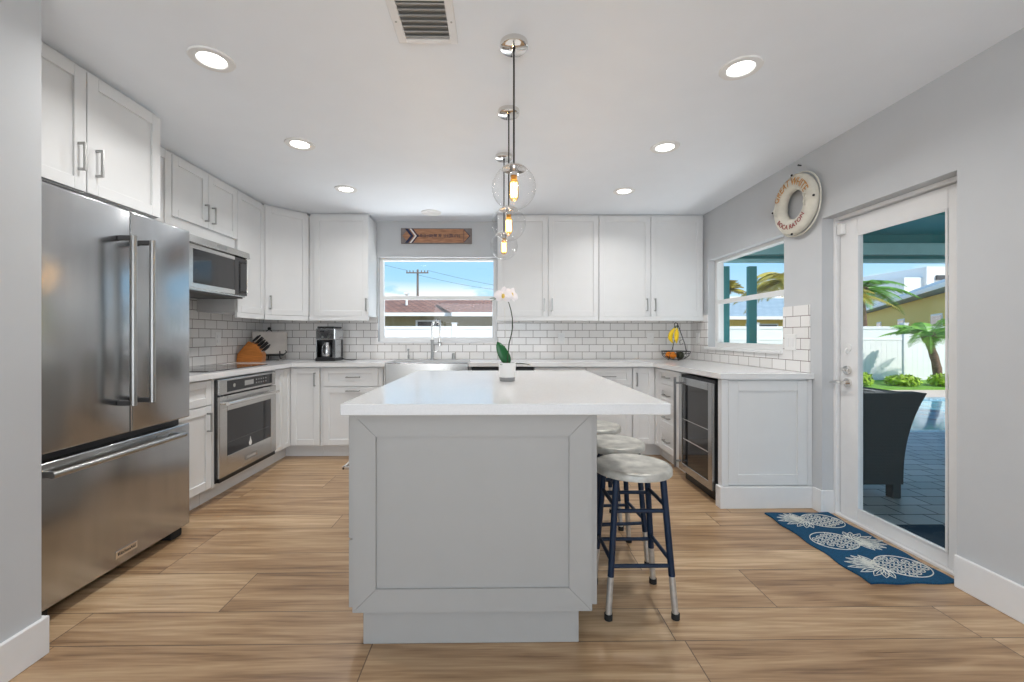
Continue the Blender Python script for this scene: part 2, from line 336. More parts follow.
# baseboards
b = B(); b.box(WR-.016, -3.0, 0, WR, DY0, .15, .003); struct(b.build('baseboard_right', 'trim'))
b = B(); b.box(-1.675, .3, 0, -1.659, 1.60, .14, .003); b.box(-1.80, 1.585, 0, -1.675, 1.60, .14, .003)
struct(b.build('baseboard_left', 'trim'))
b = B(); b.box(WR-.016, DY1-.012, 0, WR, 2.864, .15, .002); b.box(WR, DY1-.012, 0, WR+.075, DY1, .15, .002); struct(b.build('baseboard_back', 'trim'))
# backsplash tile
CZ = .92
ZT = 1.392
b = B(); b.box(WL, WB-.009, CZ, WX0, WB, ZT); b.box(WX0, WB-.009, CZ, WX1, WB, WZ0); b.box(WX1, WB-.009, CZ, WR, WB, ZT)
struct(b.build('trim_1', 'tileb'), 'white subway tile backsplash with dark grout on the back wall')
b = B(); b.box(WR-.009, 2.90, CZ, WR, RY0, ZT); b.box(WR-.009, RY0, CZ, WR, RY1, RZ0); b.box(WR-.009, RY1, CZ, WR, WB-.009, ZT)
struct(b.build('trim_2', 'tiles'), 'white subway tile backsplash with dark grout around the side window')
b = B(); b.box(WL, 2.57, CZ, WL+.009, WB-.009, 1.6); struct(b.build('trim_3', 'tiles'), 'white subway tile backsplash with dark grout on the left wall')

# windows
def window(n, axis, a0, a1, z0, z1, d0, rail, label):
    # axis 'x': along X at depth Y=d0 ; 'y': along Y at X=d0
    P = (lambda a, d, z: (a, d, z)) if axis == 'x' else (lambda a, d, z: (d, a, z))
    def bx(b, a0, dd0, z0, a1, dd1, z1, bev=.003): p, q = P(a0, dd0, z0), P(a1, dd1, z1); b.box(*p, *q, bev)
    w = thing('window_%d' % n, label, 'window'); w['kind'] = 'structure'; del w['category']
    b = B(); f = .04
    bx(b, a0, d0, z0, a0+f, d0+.07, z1); bx(b, a1-f, d0, z0, a1, d0+.07, z1); bx(b, a0+f, d0, z1-.028, a1-f, d0+.07, z1); bx(b, a0+f, d0, z0, a1-f, d0+.07, z0+.05)
    b.build('window_frame', 'white', w)
    b = B(); g0, g1 = a0+f, a1-f
    bx(b, g0, d0+.005, rail-.02, g1, d0+.035, rail+.022); bx(b, g0, d0+.005, z0+.05, g0+.012, d0+.03, rail-.02); bx(b, g1-.012, d0+.005, z0+.05, g1, d0+.03, rail-.02)
    s = b.build('sash', 'white', w)
    b = B(); bx(b, g0, d0+.02, z0+.05, g1, d0+.024, rail, 0); b.build('lower_pane', 'pane', w)
    b = B(); bx(b, g0, d0+.045, rail, g1, d0+.049, z1-.028, 0); b.build('upper_pane', 'pane', w)
    return w
w1 = window(1, 'x', WX0, WX1, WZ0, WZ1, WB+.06, 1.60, 'white single-hung window over the sink')
b = B(); b.box(WX0, WB-.012, WZ0-.014, WX1, WB+.06, WZ0+.004, .003); b.build('window_sill', 'trim', w1)
w2 = window(2, 'y', RY0, RY1, RZ0, RZ1, WR+.07, 1.515, 'white single-hung window on the side wall')
b = B(); b.box(WR-.03, RY0-.0, RZ0-.02, WR+.07, RY1+.03, RZ0+.004, .003); b.build('window_sill', 'trim', w2)

# door
d = thing('door_1', 'white full-glass exterior door', 'door'); d['kind'] = 'structure'; del d['category']
b = B(); fx0, fx1 = WR+.075, WR+.148
b.box(fx0, DY0, 0, fx1, DY0+.02, DZ, .002); b.box(fx0, DY1-.022, 0, fx1, DY1, DZ, .002); b.box(fx0, DY0+.02, DZ-.022, fx1, DY1-.022, DZ, .002)
b.box(fx0, DY0+.02, 0, fx1, DY1-.022, .012)
b.build('door_frame', 'trim', d)
b = B(); sx0, sx1 = WR+.10, WR+.142; sy0, sy1, sz0, sz1 = DY0+.024, DY1-.027, .014, DZ-.027
gy0, gy1, gz0, gz1 = 2.10, 2.640, .085, 1.815
b.box(sx0, sy0, sz0, sx1, gy0, sz1, .003); b.box(sx0, gy1, sz0, sx1, sy1, sz1, .003); b.box(sx0, gy0, sz0, sx1, gy1, gz0, .003); b.box(sx0, gy0, gz1, sx1, gy1, sz1, .003)
dl = b.build('door_leaf', 'trim', d)
b = B(); b.box(sx0-.004, gy0, gz0, sx0+.004, gy0+.012, gz1, .002); b.box(sx0-.004, gy1-.012, gz0, sx0+.004, gy1, gz1, .002); b.box(sx0-.004, gy0+.012, gz0, sx0+.004, gy1-.012, gz0+.012, .002); b.box(sx0-.004, gy0+.012, gz1-.012, sx0+.004, gy1-.012, gz1, .002)
b.build('glazing_bead', 'trim', dl)
B().box(sx0+.02, gy0, gz0, sx0+.024, gy1, gz1).build('pane', 'pane', d)
hb = B(); hy = 2.705
hb.cyl((sx0, hy, .875), (sx0-.012, hy, .875), .028, n=24); hb.cyl((sx0-.012, hy, .875), (sx0-.05, hy, .875), .011); hb.tube([(sx0-.05, hy-.01, .875), (sx0-.052, hy+.03, .877), (sx0-.048, hy+.075, .872), (sx0-.044, hy+.10, .866)], .009, rs=[.010, .010, .008, .006])
hb.build('door_handle', 'chrome', dl, True)
hb = B(); hb.cyl((sx0, hy, .955), (sx0-.014, hy, .955), .028, n=24); hb.box(sx0-.03, hy-.02, .948, sx0-.014, hy+.02, .962, .003); hb.build('deadbolt', 'chrome', dl, True)
hb = B(); hb.cyl((sx0, hy, 1.10), (sx0-.004, hy, 1.10), .026, n=20); hb.tube([(sx0-.006, hy, 1.10), (sx0-.02, hy, 1.085), (sx0-.02, hy, 1.07), (sx0-.006, hy-.004, 1.062)], .004); hb.build('latch', 'white', dl, True)
hb = B(); hb.box(sx0-.03, 2.722, 1.835, sx0, 2.765, 1.905, .006, 2); hb.build('alarm_sensor', 'white', dl)

# ------------------------------------------------------------------ cabinets
def front(parent, name, loc, w, h, rz=0, handle=None, m='cab', fr=.056, hl=.13, hm='nickel', mitre=False):
    b = B(); g = .0015; x0, x1, z0, z1 = g, w-g, g, h-g; t = .02
    f = min(fr, w*.28, h*.3)
    if mitre:
        q = .0007
        b.prism_ax([(x0, z0+q), (x0+f, z0+f+q), (x0+f, z1-f-q), (x0, z1-q)], 0, t, 1); b.prism_ax([(x1, z0+q), (x1-f, z0+f+q), (x1-f, z1-f-q), (x1, z1-q)], 0, t, 1)
        b.prism_ax([(x0+q, z0), (x1-q, z0), (x1-f-q, z0+f), (x0+f+q, z0+f)], 0, t, 1); b.prism_ax([(x0+q, z1), (x1-q, z1), (x1-f-q, z1-f), (x0+f+q, z1-f)], 0, t, 1)
    else:
        b.box(x0, 0, z0, x0+f, t, z1, .0018); b.box(x1-f, 0, z0, x1, t, z1, .0018); b.box(x0+f, 0, z0, x1-f, t, z0+f, .0018); b.box(x0+f, 0, z1-f, x1-f, t, z1, .0018)
    b.box(x0+f, .010, z0+f, x1-f, .017, z1-f)
    o = b.build(name, m, parent, loc=loc, rz=rz)
    if handle:
        k, a, c = handle; b = B(); s = .030; r = .0055; L = hl/2
        if k == 'v':
            b.box(a-r, -s-r, c-L, a+r, -s+r, c+L, .0015); b.box(a-r, -s, c-L, a+r, 0, c-L+2*r, .0015); b.box(a-r, -s, c+L-2*r, a+r, 0, c+L, .0015)
        else:
            b.box(a-L, -s-r, c-r, a+L, -s+r, c+r, .0015); b.box(a-L, -s, c-r, a-L+2*r, 0, c+r, .0015); b.box(a+L-2*r, -s, c-r, a+L, 0, c+r, .0015)
        b.build('handle', hm, o)
    return o
def cabinet(name, label, loc, rz, w, d, z0, z1, fronts, toe=False, group=None, rail=False, cat='cabinet', cap=None, m='cab'):
    t = thing(name, label, cat, loc, rz, group)
    b = B(); cz0 = z0
    b.box(.0015, .021, z0, w-.0015, d, z1, .001)
    b.build('carcass', m, t)
    if toe: B().box(0, .085, 0, w, .10, z0).build('plinth', m, t)
    if rail: B().box(.001, .004, z0-.046, w-.001, .026, z0+.002, .002).build('light_rail', m, t)
    if cap: B().box(.001, .03, z1, w-.001, .05, cap).build('top_filler', m, t)
    for f in fronts:
        nm, x0, x1, fz0, fz1 = f[:5]; h = f[5] if len(f) > 5 else None
        front(t, nm, (x0, 0, fz0), x1-x0, fz1-fz0, 0, h, m)
    return t
R90 = PI/2
ZB0, ZB1 = .115, .88
BY = 4.10; LX = -1.98; RX = 1.53
dB = WB-.012-BY
# left run
cabinet('base_cabinet', 'white base cabinet with one drawer over one door, between the refrigerator and the oven', (LX, 2.575, 0), R90, .40, .575, ZB0, ZB1,
        [('drawer', 0, .40, .70, .87, None), ('door', 0, .40, .125, .695, ('v', .355, .46))], toe=True)
# oven housing
t = thing('oven_housing', 'white base cabinet housing around the built-in oven', 'cabinet', (LX, 2.978, 0), R90)
b = B(); b.box(0, 0, ZB0, .03, .56, ZB1, .001); b.box(.80, 0, ZB0, .83, .56, ZB1, .001); b.box(.03, .002, ZB0, .80, .56, .135, .001); b.box(.03, .002, .868, .80, .05, ZB1, .001)
b.build('carcass', 'cab', t); B().box(0, .085, 0, .83, .10, ZB0).build('plinth', 'cab', t)
# wall oven: local x along +Y, front -y
ov = thing('built_in_oven', 'stainless steel built-in oven with dark glass window under the cooktop', 'oven', (LX, 3.012, .138), R90)
OW = .762
b = B(); b.box(.012, .002, .002, OW-.012, .53, .724); b.box(-.012, -.010, .002, .011, -.0008, .727); b.build('oven_body', 'black', ov)
b = B(); b.box(0, -.028, .615, OW, .0, .727, .004, 2); cp = b.build('control_panel', 'steelh', ov)
b = B(); b.box(.09, -.0295, .632, OW-.06, -.028, .712); gp = b.build('display_glass', 'bglass', cp)
b = B(); b.box(.30, -.0305, .655, .42, -.0295, .692); b.build('clock_display', mat('lcd_grey', (.35, .35, .34), .3, noise=.02), gp)
for k in range(5):
    for j in range(2): B().cyl((.46+k*.035, -.0295, .660+j*.026), (.46+k*.035, -.0303, .660+j*.026), .006, n=10).build('button', 'louvre', gp, True)
B().cyl((.17, -.0295, .672), (.17, -.031, .672), .014, n=18).build('button', 'louvre', gp, True)
b = B(); z0, z1 = .03, .605
wx0, wx1, wz0, wz1 = .085, OW-.085, .17, .495
b.box(0, -.032, z0, wx0, .0, z1, .003); b.box(wx1, -.032, z0, OW, 0, z1, .003); b.box(wx0, -.032, z0, wx1, 0, wz0, .003); b.box(wx0, -.032, wz1, wx1, 0, z1, .003)
od = b.build('oven_door', 'steelh', ov)
B().box(wx0, -.027, wz0, wx1, -.008, wz1).build('oven_window', 'oglass', od)
b = B(); b.box(wx0+.02, -.0276, .262, wx1-.02, -.027, .265); b.build('rack_line', mat('dim_rack', (.10, .10, .10), .4, noise=.02), od)
b = B(); b.cyl((.02, -.075, .556), (OW-.045, -.075, .556), .0125, n=16)
for x in (.05, OW-.075): b.cyl((x, -.03, .556), (x, -.075, .556), .010, n=12)
b.build('handle', 'chrome', od, True)
b = B(); b.box(.30, -.034, .075, .46, -.032, .112, .001); bd = b.build('badge', 'nickel', od)
bt = text_bm('KitchenAid', .026, .0004); bmesh.ops.transform(bt.bm, matrix=Matrix.Translation((.38, -.0345, .093)) @ Matrix.Rotation(PI/2, 4, 'X'), verts=bt.bm.verts); bt.build('badge_lettering', 'white', od)
b = B(); b.lathe([(0, 0), (.020, .0), (.020, .0008), (0, .0008)], 20, (.38, -.0282, .195), 'Y'); b.prism_ax([(.368, .205), (.392, .205), (.38, .245)], -.0288, -.027, 1); b.build('sticker', 'white', od)
b = B(); b.box(.005, -.026, 0, OW-.005, -.002, .024); b.build('lower_vent', 'black', ov)

cabinet('base_cabinet', 'slim white pull-out base cabinet right of the oven with a bar pull at its top', (LX, 3.81, 0), R90, .155, .575, ZB0, ZB1,
        [('door', 0, .155, .125, .87, ('h', .078, .835))], toe=True)
# corner left base
t = thing('corner_base_cabinet', 'white corner base cabinet in the left back corner with two folding doors', 'cabinet', (0, 0, 0))
b = B(); b.prism([(WL+.01, 3.967), (LX-.021, 3.967), (LX-.021, BY+.021), (-1.702, BY+.021), (-1.702, WB-.012), (WL+.01, WB-.012)], ZB0, ZB1); b.build('carcass', 'cab', t)
b = B(); b.prism([(LX-.10, 3.967), (LX-.085, 3.967), (LX-.085, BY+.085), (-1.702, BY+.085), (-1.702, BY+.10), (LX-.10, BY+.10)], 0, ZB0); b.build('plinth', 'cab', t)
front(t, 'door', (LX, 3.967, .125), BY-3.967, .745, R90)
front(t, 'door', (LX, BY, .125), .278, .745, 0, ('v', .235, .635))
cabinet('base_cabinet', 'white base cabinet under the coffee maker, drawer over pull-out door, both with horizontal pulls', (-1.70, BY, 0), 0, .60, dB, ZB0, ZB1,
        [('drawer', .03, .555, .69, .87, ('h', .29, .09)), ('door', .03, .555, .125, .685, ('h', .29, .525))], toe=True)
# sink base
t = thing('sink_base_cabinet', 'white base cabinet below the farmhouse sink', 'cabinet', (-1.095, BY, 0))
b = B(); b.box(0, .021, ZB0, .02, dB, ZB1); b.box(.825, .021, ZB0, .845, dB, ZB1); b.box(.02, .021, ZB0, .825, dB, .60); b.build('carcass', 'cab', t)
B().box(0, .085, 0, .845, .10, ZB0).build('plinth', 'cab', t)
front(t, 'door', (0.0, 0, .125), .42, .485, 0, ('v', .38, .42)); front(t, 'door', (.423, 0, .125), .42, .485, 0, ('v', .04, .42))
# farmhouse sink
sk = thing('farmhouse_sink', 'stainless apron-front sink under the window', 'sink', (-1.07, BY-.035, .625))
b = B(); w, dd, hh = .795, .47, .287
b.box(.003, 0, 0, w-.003, .02, hh, .004, 2); b.box(.003, .45, 0, w-.003, dd, hh-.033); b.box(.003, .02, 0, .02, .45, hh-.033); b.box(w-.02, .02, 0, w-.003, .45, hh-.033); b.box(.02, .02, 0, w-.02, .45, .02)
b.build('basin', 'steelh', sk)
b = B(); b.cyl((w/2, .24, .021), (w/2, .24, .025), .045, n=24); b.build('drain', 'chrome', sk, True)
b = B(); b.box(.003, -.002, hh, w-.003, .022, hh+.008, .003, 2); b.build('front_rim', 'steel', sk)
# dishwasher
dw = thing('dishwasher', 'stainless dishwasher with black top control strip right of the sink', 'dishwasher', (-.246, BY-.01, 0))
b = B(); b.box(.004, .03, .10, .60, .57, .868); b.build('tub', 'dark', dw)
b = B(); b.box(.004, 0, .12, .60, .028, .835, .003); b.build('door', 'steelh', dw)
b = B(); b.box(.004, -.004, .838, .60, .028, .872, .003); b.build('control_strip', 'black', dw)
b = B(); b.cyl((.05, -.05, .79), (.555, -.05, .79), .010); b.cyl((.07, -.05, .79), (.07, 0, .79), .008); b.cyl((.535, -.05, .79), (.535, 0, .79), .008); b.build('handle', 'nickel', dw, True)
B().box(.004, .06, 0, .60, .075, .10).build('plinth', 'black', dw)
cabinet('base_cabinet', 'white base cabinet right of the dishwasher, drawer over door, mostly behind the island', (.36, BY, 0), 0, .50, dB, ZB0, ZB1,
        [('drawer', 0, .5, .70, .87, ('h', .25, .085)), ('door', 0, .5, .125, .695, ('v', .045, .49))], toe=True)
cabinet('base_cabinet', 'white base cabinet behind the stools, wide drawer over door, left of the right corner', (.862, BY, 0), 0, .45, dB, ZB0, ZB1,
        [('drawer', 0, .445, .70, .87, ('h', .22, .085)), ('door', 0, .445, .125, .695, ('v', .04, .49))], toe=True)
# corner right base
t = thing('corner_base_cabinet', 'white corner base cabinet in the right back corner below the fruit basket', 'cabinet', (0, 0, 0))
b = B(); b.prism([(1.314, BY+.021), (RX+.021, BY+.021), (RX+.021, 3.985), (WR-.012, 3.985), (WR-.012, WB-.012), (1.314, WB-.012)], ZB0, ZB1); b.build('carcass', 'cab', t)
b = B(); b.prism([(1.314, BY+.085), (RX+.085, BY+.085), (RX+.085, 3.985), (RX+.10, 3.985), (RX+.10, BY+.10), (1.314, BY+.10)], 0, ZB0); b.build('plinth', 'cab', t)
front(t, 'door', (1.316, BY, .125), .213, .745, 0, ('v', .035, .63))
front(t, 'door', (RX, BY-.001, .125), .114, .745, -R90)
zz = [.125, .335, .545, .735, .87]
cabinet('drawer_base_cabinet', 'white four-drawer base cabinet left of the beverage cooler', (RX, 3.983, 0), -R90, .463, WR-.012-RX, ZB0, ZB1,
        [('drawer', .0, .435, zz[i], zz[i+1], ('h', .19, (zz[i+1]-zz[i])/2)) for i in range(4)], toe=True)
# beverage cooler: local x -> -Y
bc = thing('beverage_cooler', 'stainless-framed glass-door beverage cooler under the right counter', 'cooler', (RX+.018, 3.515, 0), -R90)
CW = .56
b = B(); b.box(.01, .002, .10, CW-.002, .58, .862); b.box(.014, -.019, .10, CW-.002, .002, .862); b.build('cooler_body', 'black', bc)
b = B(); b.box(.02, .012, .0, CW-.01, .55, .10); b.build('plinth', 'black', bc)
b = B(); x0, x1, z0, z1 = .012, CW-.004, .085, .842; f = .058
b.box(x0, -.042, z0, x0+f, -.02, z1, .003); b.box(x1-f, -.042, z0, x1, -.02, z1, .003); b.box(x0+f, -.042, z0, x1-f, -.02, z0+f, .003); b.box(x0+f, -.042, z1-f, x1-f, -.02, z1, .003)
cd = b.build('cooler_door', 'steel', bc)
B().box(x0+f, -.036, z0+f, x1-f, -.022, z1-f).build('door_glass', 'bglass', cd)
b = B(); b.box(x0+f+.01, -.0365, .50, x1-f-.01, -.036, .506); b.box(x0+f+.01, -.0365, .34, x1-f-.01, -.036, .35); b.build('shelf_edges', 'louvre', cd)
b = B(); b.cyl((.038, -.085, .10), (.038, -.085, .835), .010)
for z in (.15, .79): b.cyl((.038, -.085, z), (.038, -.04, z), .008)
b.build('handle', mat('dark_steel', (.22, .22, .22), .3, 1, noise=.02), cd, True)
# end panel
ep = thing('end_panel', 'white framed end panel at the front of the right counter', 'panel', (1.534, 2.90, 0))
b = B(); PW = WR-.001-1.534
b.box(0, .0, 0, PW, .03, .878); b.build('panel', 'cab', ep)
B().box(.0, -.018, .15, .045, 0, .878, .002).build('stile', 'cab', ep); B().box(PW-.03, -.018, .15, PW, 0, .878, .002).build('stile', 'cab', ep)
front(ep, 'framed_panel', (.045, -.018, .155), PW-.075, .715, 0, None, 'cab', .07)
b = B(); b.box(-.018, -.034, 0, PW, -.0, .148, .003); b.box(-.018, -.0, 0, -.0, .03, .148, .003); b.build('skirting', 'trim', ep)

# worktop
b = B()
sx0_, sx1_ = -1.07, -.275
pts = [(WL+.001, 2.572), (LX+.033, 2.572), (LX+.033, BY-.033), (sx0_, BY-.033), (sx0_, BY+.40), (sx1_, BY+.40), (sx1_, BY-.033), (RX-.028, BY-.033), (RX-.012, 2.862), (WR-.001, 2.862), (WR-.001, WB-.0095), (WL+.001, WB-.0095)]
b.prism(pts, .881, CZ)
bmesh.ops.bevel(b.bm, geom=[e for e in b.bm.edges if abs(e.verts[0].co.z-e.verts[1].co.z) < 1e-5], offset=.002, segments=1, affect='EDGES')
tag(b.build('worktop', 'quartz'), 'continuous white quartz worktop running round the kitchen walls', 'worktop')
# cooktop
ct = thing('cooktop', 'black glass cooktop set in the left worktop above the oven', 'cooktop', (-2.27, 3.39, CZ+.0005))
b = B(); b.box(-.25, -.38, 0, .25, .38, .006, .002); b.build('glass_top', 'bglass', ct)
for x, y, r in ((-.12, -.2, .09), (-.12, .2, .075), (.1, -.2, .075), (.1, .2, .1)): B().lathe([(r, .0062), (r+.003, .0062), (r+.003, .0066), (r, .0066)], 32, (x, y, 0), closed=True).build('burner_ring', 'louvre', ct)

# wall cabinets
UZ0, UZ1 = 1.378, 2.415
UX = -2.21; UY = 4.39
cabinet('wall_cabinet', 'white double-door cabinet above the refrigerator with two vertical pulls', (-1.92, 1.60, 0), R90, .855, .635, 1.842, UZ1,
        [('door', 0, .415, 1.845, UZ1, ('v', .375, .155)), ('door', .417, .853, 1.845, UZ1, ('v', .045, .155))], cap=ZC-.001)
cabinet('wall_cabinet', 'narrow white wall cabinet between the refrigerator and the microwave', (UX, 2.458, 0), R90, .46, .345, UZ0, UZ1,
        [('door', 0, .46, UZ0, UZ1, None)], rail=True, cap=ZC-.001)
cabinet('wall_cabinet', 'short white double-door wall cabinet above the microwave', (UX, 2.921, 0), R90, .728, .345, 1.89, UZ1,
        [('door', 0, .362, 1.995, UZ1, ('v', .325, .11)), ('door', .364, .728, 1.995, UZ1, ('v', .04, .11))], cap=ZC-.001)
cabinet('wall_cabinet', 'tall single-door white wall cabinet right of the microwave', (UX, 3.652, 0), R90, .42, .345, UZ0, UZ1,
        [('door', 0, .42, UZ0, UZ1, None)], rail=True, cap=ZC-.001)
t = thing('corner_wall_cabinet', 'white diagonal corner wall cabinet above the knife block', 'cabinet', (0, 0, 0))
p0 = Vector((UX, 4.078, 0)); p1 = Vector((-1.935, UY, 0)); ang = math.atan2(p1.y-p0.y, p1.x-p0.x); n = Vector((math.sin(ang), -math.cos(ang), 0)); LD = (p1-p0).length
def diag(inset, z0, z1, nm):
    b = B(); a = p0-n*inset; c = p1-n*inset
    b.prism([(WL+.01, p0.y), (p0.x-.0, p0.y), (a.x, a.y), (c.x, c.y), (p1.x, UY), (p1.x, WB-.012), (WL+.01, WB-.012)] if inset > .015 else [], z0, z1); return b.build(nm, 'cab', t)
diag(.021, UZ0, UZ1, 'carcass')
b = B(); a = p0-n*.03; c = p1-n*.03; a2 = p0-n*.05; c2 = p1-n*.05
b.prism([(a.x, a.y), (c.x, c.y), (c2.x, c2.y), (a2.x, a2.y)], UZ1, ZC-.001); b.build('top_filler', 'cab', t)
b = B(); a = p0-n*.004; c = p1-n*.004; a2 = p0-n*.026; c2 = p1-n*.026
b.prism([(a.x, a.y), (c.x, c.y), (c2.x, c2.y), (a2.x, a2.y)], UZ0-.046, UZ0-.0005); b.build('light_rail', 'cab', t)
front(t, 'door', (p0.x, p0.y, UZ0), LD, UZ1-UZ0, ang, ('v', .045, .12))
cabinet('wall_cabinet', 'white single-door wall cabinet left of the sink window, above the coffee maker', (-1.932, UY, 0), 0, .610, WB-.012-UY, UZ0, UZ1,
        [('door', .05, .608, UZ0, UZ1, ('v', .54, .12))], rail=True, cap=ZC-.001)
cabinet('wall_cabinet', 'white double-door wall cabinet just right of the sink window', (.003, UY, 0), 0, 1.052, WB-.012-UY, UZ0, UZ1,
        [('door', 0, .525, UZ0, UZ1, ('v', .485, .12)), ('door', .527, 1.052, UZ0, UZ1, ('v', .04, .12))], rail=True, cap=ZC-.001)
cabinet('wall_cabinet', 'white double-door wall cabinet in the right corner above the fruit basket', (1.058, UY, 0), 0, 1.10, WB-.012-UY, UZ0, UZ1,
        [('door', 0, .538, UZ0, UZ1, ('v', .495, .12)), ('door', .54, 1.078, UZ0, UZ1, ('v', .04, .12))], rail=True, cap=ZC-.001)

# ------------------------------------------------------------------ microwave (local x -> +Y)
mw = thing('microwave', 'stainless over-range microwave with dark window and vertical handle', 'microwave', (-2.12, 2.925, 1.50), R90)
MW = .715
b = B(); b.box(0, .02, 0, MW, .44, .388, .002); b.build('case', 'steel', mw)
b = B(); b.box(.0, -.0, .012, .07, .02, .32, .003); b.box(.07, 0, .012, .545, .02, .05, .003); b.box(.07, 0, .29, .545, .02, .32, .003); fr = b.build('door_frame', 'steelh', mw)
B().box(.07, .004, .05, .545, .018, .29).build('door_window', 'oglass', fr)
b = B(); b.box(.547, .003, .012, MW, .02, .32, .002); cp = b.build('control_panel', 'bglass', mw)
b = B(); b.box(.655, -.034, .03, .670, -.024, .30, .004, 2); b.box(.655, -.03, .035, .670, .004, .05); b.box(.655, -.03, .28, .670, .004, .295); b.build('handle', 'chrome', mw)
b = B(); b.prism_ax([(.02, .322), (-.022, .326), (-.016, .375), (.02, .388)], 0, MW, 0)
b.build('vent_hood', 'steelh', mw)
b = B(); b.box(.30, -.0235, .338, .40, -.018, .362); b.build('badge', 'nickel', mw)
b = B(); b.box(.02, .03, -.012, MW-.02, .40, 0); b.build('underside_filter', 'dark', mw)

# ------------------------------------------------------------------ refrigerator (local x -> +Y)
rf = thing('refrigerator', 'stainless french-door refrigerator with bottom freezer drawer in the left alcove', 'refrigerator', (-1.83, 1.69, 0), R90)
FW = .868
b = B(); b.box(.004, .062, .05, FW-.004, .70, 1.79, .003); b.build('cabinet_body', 'dark', rf)
seam = 2.150-1.69
for nm, x0, x1, hx in (('door', 0, seam-.003, seam-.068), ('door', seam+.003, FW, seam+.045)):
    b = B(); b.box(x0, 0, .695, x1, .058, 1.80, .008, 3); dr = b.build(nm, 'steel', rf, True)
    b = B(); b.cyl((hx, -.07, .838), (hx, -.07, 1.662), .0135, n=20)
    b.build('handle', 'nickel', dr, True)
    for z in (.85, 1.65): B().box(hx-.012, -.07, z-.012, hx+.012, 0, z+.012, .004, 2).build('handle_mount', 'dark', dr)
b = B(); b.box(0, 0, .062, FW, .058, .66, .008, 3); dr = b.build('freezer_drawer', 'steel', rf, True)
b = B(); b.cyl((.012, -.07, .622), (FW-.135, -.07, .622), .0135, n=20); b.build('handle', 'nickel', dr, True)
for x in (.03, FW-.15): B().box(x-.012, -.07, .61, x+.012, 0, .634, .004, 2).build('handle_mount', 'nickel', dr)
b = B(); b.box(.372, -.003, .102, .495, 0, .138, .001); b.build('badge', 'chrome', dr)
bt = text_bm('KitchenAid', .022, .0004); bmesh.ops.transform(bt.bm, matrix=Matrix.Translation((.433, -.0035, .12)) @ Matrix.Rotation(PI/2, 4, 'X'), verts=bt.bm.verts); bt.build('badge_lettering', 'black', dr)
b = B(); b.box(FW-.10, .03, .0, FW-.02, .14, .05, .01, 2); b.box(.02, .03, .0, .10, .14, .05, .01, 2); b.build('levelling_foot', 'black_rubber', rf)
b = B(); b.box(.05, .09, .012, FW-.05, .12, .055); b.build('kick_grille', 'black', rf)
b = B(); b.box(0.01, .06, 1.79, .07, .16, 1.815, .004); b.box(FW-.07, .06, 1.79, FW-.01, .16, 1.815, .004); b.build('hinge_cover', 'dark', rf)

# ------------------------------------------------------------------ island
isl = thing('kitchen_island', 'grey-white panelled kitchen island in the middle of the room', 'island', (0, 0, 0))
IY0, IY1 = 1.605, 2.94
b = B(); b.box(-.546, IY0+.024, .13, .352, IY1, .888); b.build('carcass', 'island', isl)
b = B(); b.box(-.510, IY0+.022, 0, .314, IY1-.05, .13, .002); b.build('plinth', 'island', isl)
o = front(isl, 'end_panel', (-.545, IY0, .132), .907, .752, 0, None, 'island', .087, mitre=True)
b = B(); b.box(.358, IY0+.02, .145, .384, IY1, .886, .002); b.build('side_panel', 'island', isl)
zz = [(.135, .42), (.425, .655), (.66, .885)]
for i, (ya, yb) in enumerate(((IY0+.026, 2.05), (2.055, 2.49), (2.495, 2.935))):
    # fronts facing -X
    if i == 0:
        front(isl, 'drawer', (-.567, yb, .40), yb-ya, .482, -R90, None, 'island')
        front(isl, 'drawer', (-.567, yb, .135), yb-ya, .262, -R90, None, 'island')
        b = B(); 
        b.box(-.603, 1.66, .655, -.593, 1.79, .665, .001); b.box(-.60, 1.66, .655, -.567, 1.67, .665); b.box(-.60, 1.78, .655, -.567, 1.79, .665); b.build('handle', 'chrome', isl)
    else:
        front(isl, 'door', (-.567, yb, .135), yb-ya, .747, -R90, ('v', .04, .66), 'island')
b = B(); b.box(-.563, 1.532, .889, .630, 3.02, .93, .0025)
tag(b.build('island_worktop', 'quartz'), 'thick white quartz slab on the island, overhanging above the stools', 'worktop')

# ------------------------------------------------------------------ stools
def make_stool(label, x, y, rz):
    t = thing('bar_stool', label, 'stool', (x, y, 0), rz, 'navy metal stools tucked along the island')
    H = .61; b = B(); r = .167
    b.lathe([(0, H-.004), (r-.03, H-.003), (r-.012, H), (r-.004, H-.003), (r, H-.010), (r+.001, H-.031), (r-.004, H-.033), (r-.006, H-.02), (0, H-.02)], 48)
    st = b.build('seat', SEAT, t, True)
    feet = []
    for sx in (-1, 1):
        for sy in (-1, 1):
            top = Vector((sx*.098, sy*.098, H-.021)); bot = Vector((sx*.140, sy*.128, .012)); k = .28
            mid = bot.lerp(top, k)
            b = B(); b.cyl(mid, top, .0135, n=14); lg = b.build('leg', 'navy', t, True)
            b = B(); b.cyl(bot, mid, .0132, n=14); b.build('silver_sleeve', 'silver', lg, True)
            b = B(); b.cyl(bot-Vector((0, 0, .012)), bot+Vector((0, 0, .012)), .017, n=14); b.build('foot_cap', 'black_rubber', lg, True)
    def at(sx, sy, z):
        top = Vector((sx*.098, sy*.098, H-.021)); bot = Vector((sx*.140, sy*.128, .012)); return bot.lerp(top, (z-bot.z)/(top.z-bot.z))
    for (a, c, zs) in (((-1, -1), (1, -1), (.215, .44)), ((-1, 1), (1, 1), (.215, .44)), ((-1, -1), (-1, 1), (.235, .46)), ((1, -1), (1, 1), (.235, .46))):
        for z in zs: B().cyl(at(*a, z), at(*c, z), .0085, n=10).build('rung', 'navy', t, True)
    return t
def seat_material():
    m = mat('galvanised_seat', (.50, .485, .44), .40, .3, noise=.32, nscale=14, bump=.1); return m
